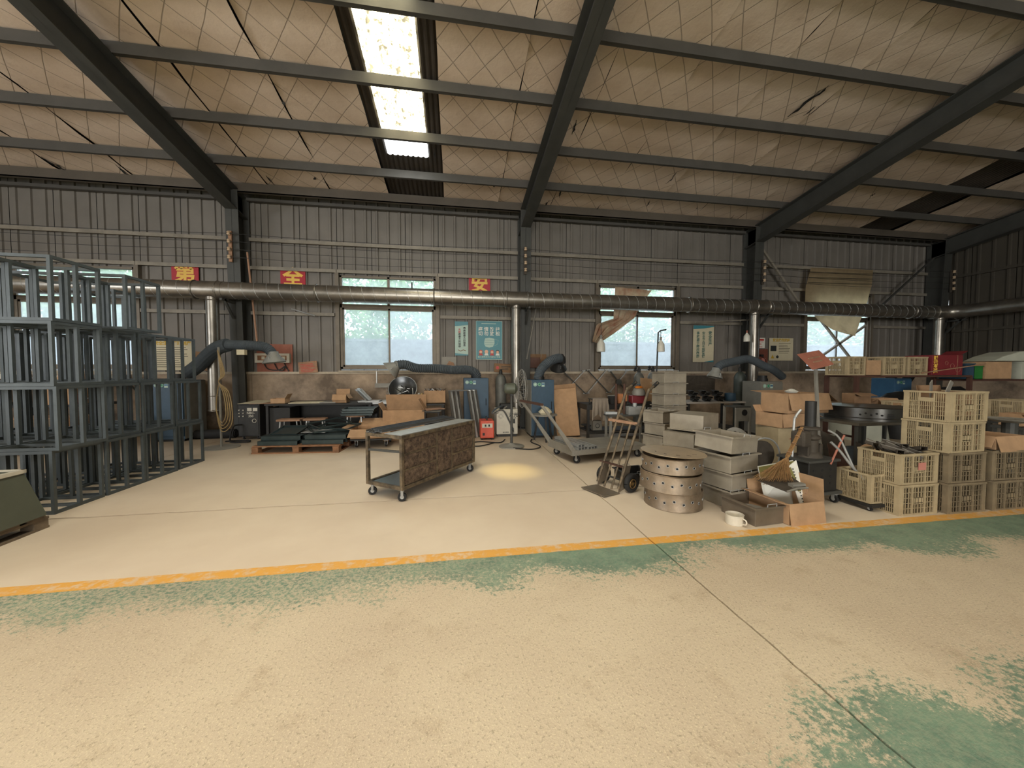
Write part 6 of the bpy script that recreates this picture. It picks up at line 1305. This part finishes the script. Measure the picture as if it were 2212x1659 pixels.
# crossed bar stands hanging on the low wall
def xs_(label, pts, hub=False):
    P = [at(a, b, 8.38) for a, b in pts]; c = sum(P, Vector()) / 4; t = thing('crossed_bars', label, 'crossed bars', c, 0, 'crossed bars on the low wall'); 
    MB().bar(P[0] - c, P[1] - c, .035, .02).build('cross_bar', M_galv, t); MB().bar(P[2] - c + Vector((0, -.02, 0)), P[3] - c + Vector((0, -.02, 0)), .035, .02).build('cross_bar', M_steel, t)
    for p in P: MB().bar(p - c + Vector((-.06, -.01, 0)), p - c + Vector((.06, -.01, .015)), .03, .02).build('foot', M_galv, t)
    if hub: MB().cyl((0, -.05, 0), (0, .01, 0), .07, 14).build('hub', M_steel, t)
xs_('crossed steel bars on the low wall, nearest the tall carton', [(1262, 801), (1228, 838), (1216, 802), (1264, 850)])
xs_('crossed steel bars on the low wall, middle set', [(1310, 799), (1268, 850), (1269, 800), (1314, 848)])
xs_('crossed steel bars on the low wall with a round hub, nearest the gas cylinders', [(1354, 802), (1316, 848), (1318, 802), (1354, 848)], True)
# bench right of the box tower
r0, r1 = X(1486, 6.45), X(1612, 6.45); bench('dark workbench with pale top left of the third downpipe', r0, r1, 6.45, 7.1, .72, mat('pale_bench_top', (178, 170, 162), .5, .1, .2, 5, .03), th=.03)
for s in range(3):
    for k in range(7):
        chan('dark channel bundle piece on the pale-topped bench, bundle %s, piece %s' % (('one', 'two', 'three')[s], ('one', 'two', 'three', 'four', 'five', 'six', 'seven')[k]), (X(1512 + s * 27, 6.6) + .03 * (k % 3 - 1), 6.75 + .02 * k, .722 + .03 * k), PI / 2 - .5 + .05 * (k % 3), .40, .10, .028, 'dark_channel', M_steel if k % 2 else M_dark, 'dark channel bundles on the pale-topped bench')
o = MB().lathe([(0, 0), (.1, 0), (.11, .02), (.1, .16), (0, .17)], 18).build('metal_can', M_blue, smooth=True); o.location = (X(1581, 6.6), 6.65, .722); tag(o, 'dark teal can at the right end of the channel bundles', 'can')
q = dp(1605, 890, 5.9); t = thing('punched_stand', 'grey steel stand with a large round hole beside the third downpipe', 'stand', (q.x, q.y - .0, 0)); MB().box(-.12, .12, -.01, .0, .52, .74).build('punched_front', M_dust, t); MB().cyl((0.02, -.014, .66), (.02, -.009, .66), .05, 20).build('round_hole', M_rub, t); MB().box(-.14, .14, 0, .28, .74, .76).build('stand_top', M_steel, t)
for a in (-.125, .125):
    for b in (0.0, .26): MB().bar((a, b, 0), (a, b, .74), .03).build('leg', M_dust, t)
# low wall panels behind
o = MB().box(-.6, .6, 0, .02, 0, .5).build('dark_sheet_panel', M_castiron); o.location = (X(1500, 8.4), 8.43, .72); tag(o, 'dusty dark sheet leaning on the low wall behind the seven-high box stack', 'sheet')
# hanging lamps
def lamp(px, pc, py0, py1, Y, label, neck=M_dust, hook=False):
    a, b = at(px, py1, Y), at(px, py0, Y); h = b.z - a.z; t = thing('work_lamp', label, 'lamp', (a.x, Y, a.z)); r = h * .25
    MB().lathe([(0, 0), (r, .0), (r * 1.05, h * .12), (r * .95, h * .5), (r * .4, h * .72), (r * .25, h * .8), (r * .25, h)], 18).build('lamp_guard', M_bulb, t, smooth=True); MB().lathe([(r * .3, h * .74), (r * .3, h * 1.0), (0, h * 1.0)], 12).build('lamp_neck', neck, t)
    c = at(px, pc, Y).z - a.z; MB().cyl((0, 0, h), (0, 0, c), .006, 6).build('cord', M_dark, t)
    if hook: MB().tube([(-.1, 0, -.9), (-.06, 0, c - .02), (-.0, 0, c + .02), (.12, 0, c + .04)], .016, 8).build('hanger_pole', M_dark, t)
lamp(1298, 690, 724, 760, 8.2, 'hanging bottle-shaped work lamp below the rag'); lamp(1427, 716, 728, 760, 7.2, 'work lamp hanging from a dark hooked pole before the rag window', hook=True); lamp(1613, 690, 714, 738, 7.7, 'small work lamp with orange neck by the third downpipe', neck=M_signp)
# rag and tarpaulin
def hang(name, label, left, right, Y, m, rows=26, cols=18, amp=.035, fr=22):
    def poly(P, t):
        seg = t * (len(P) - 1); i = min(int(seg), len(P) - 2); f = seg - i; return Vector((P[i][0] + (P[i + 1][0] - P[i][0]) * f, P[i][1] + (P[i + 1][1] - P[i][1]) * f))
    vs = []; fs = []
    for j in range(rows + 1):
        t_ = j / rows; l, r = poly(left, t_), poly(right, t_)
        for i in range(cols + 1):
            u = i / cols; p = l.lerp(r, u); q = at(p.x, p.y, Y); q.y += amp * math.sin(u * fr + t_ * 3) * (.3 + t_) + .03 * noise.noise(Vector((u * 4, t_ * 5, Y))); vs.append(q)
    c = sum(vs, Vector()) / len(vs)
    for j in range(rows):
        for i in range(cols): k = j * (cols + 1) + i; fs.append((k, k + 1, k + cols + 2, k + cols + 1))
    o = MB().add([v - c for v in vs], fs).build(name, m, smooth=True); o.location = c; return tag(o, label, 'cloth')
hang('window_rag', 'stained red-brown rag hung across the second clear window', [(1329, 620), (1328, 655), (1326, 688), (1290, 700), (1279, 738)], [(1409, 627), (1388, 652), (1368, 688), (1332, 716), (1294, 742)], 8.34, M_rag)
hang('window_tarp', 'large cream tarpaulin with stripes hanging over the rightmost window', [(1752, 578), (1742, 618), (1741, 655), (1766, 690), (1800, 712), (1838, 724)], [(1888, 583), (1882, 620), (1871, 655), (1858, 690), (1851, 710), (1845, 726)], 8.30, M_tarp, amp=.025, fr=9)
for k in range(3): stick('tarp_cord', ('upper', 'middle', 'lower')[k] + ' dark cord crossing the tarpaulin', 'cord', (1750 - 2 * k, 588 + 11 * k), (1888 - 2 * k, 592 + 11 * k), 8.2, .006, M_dark)
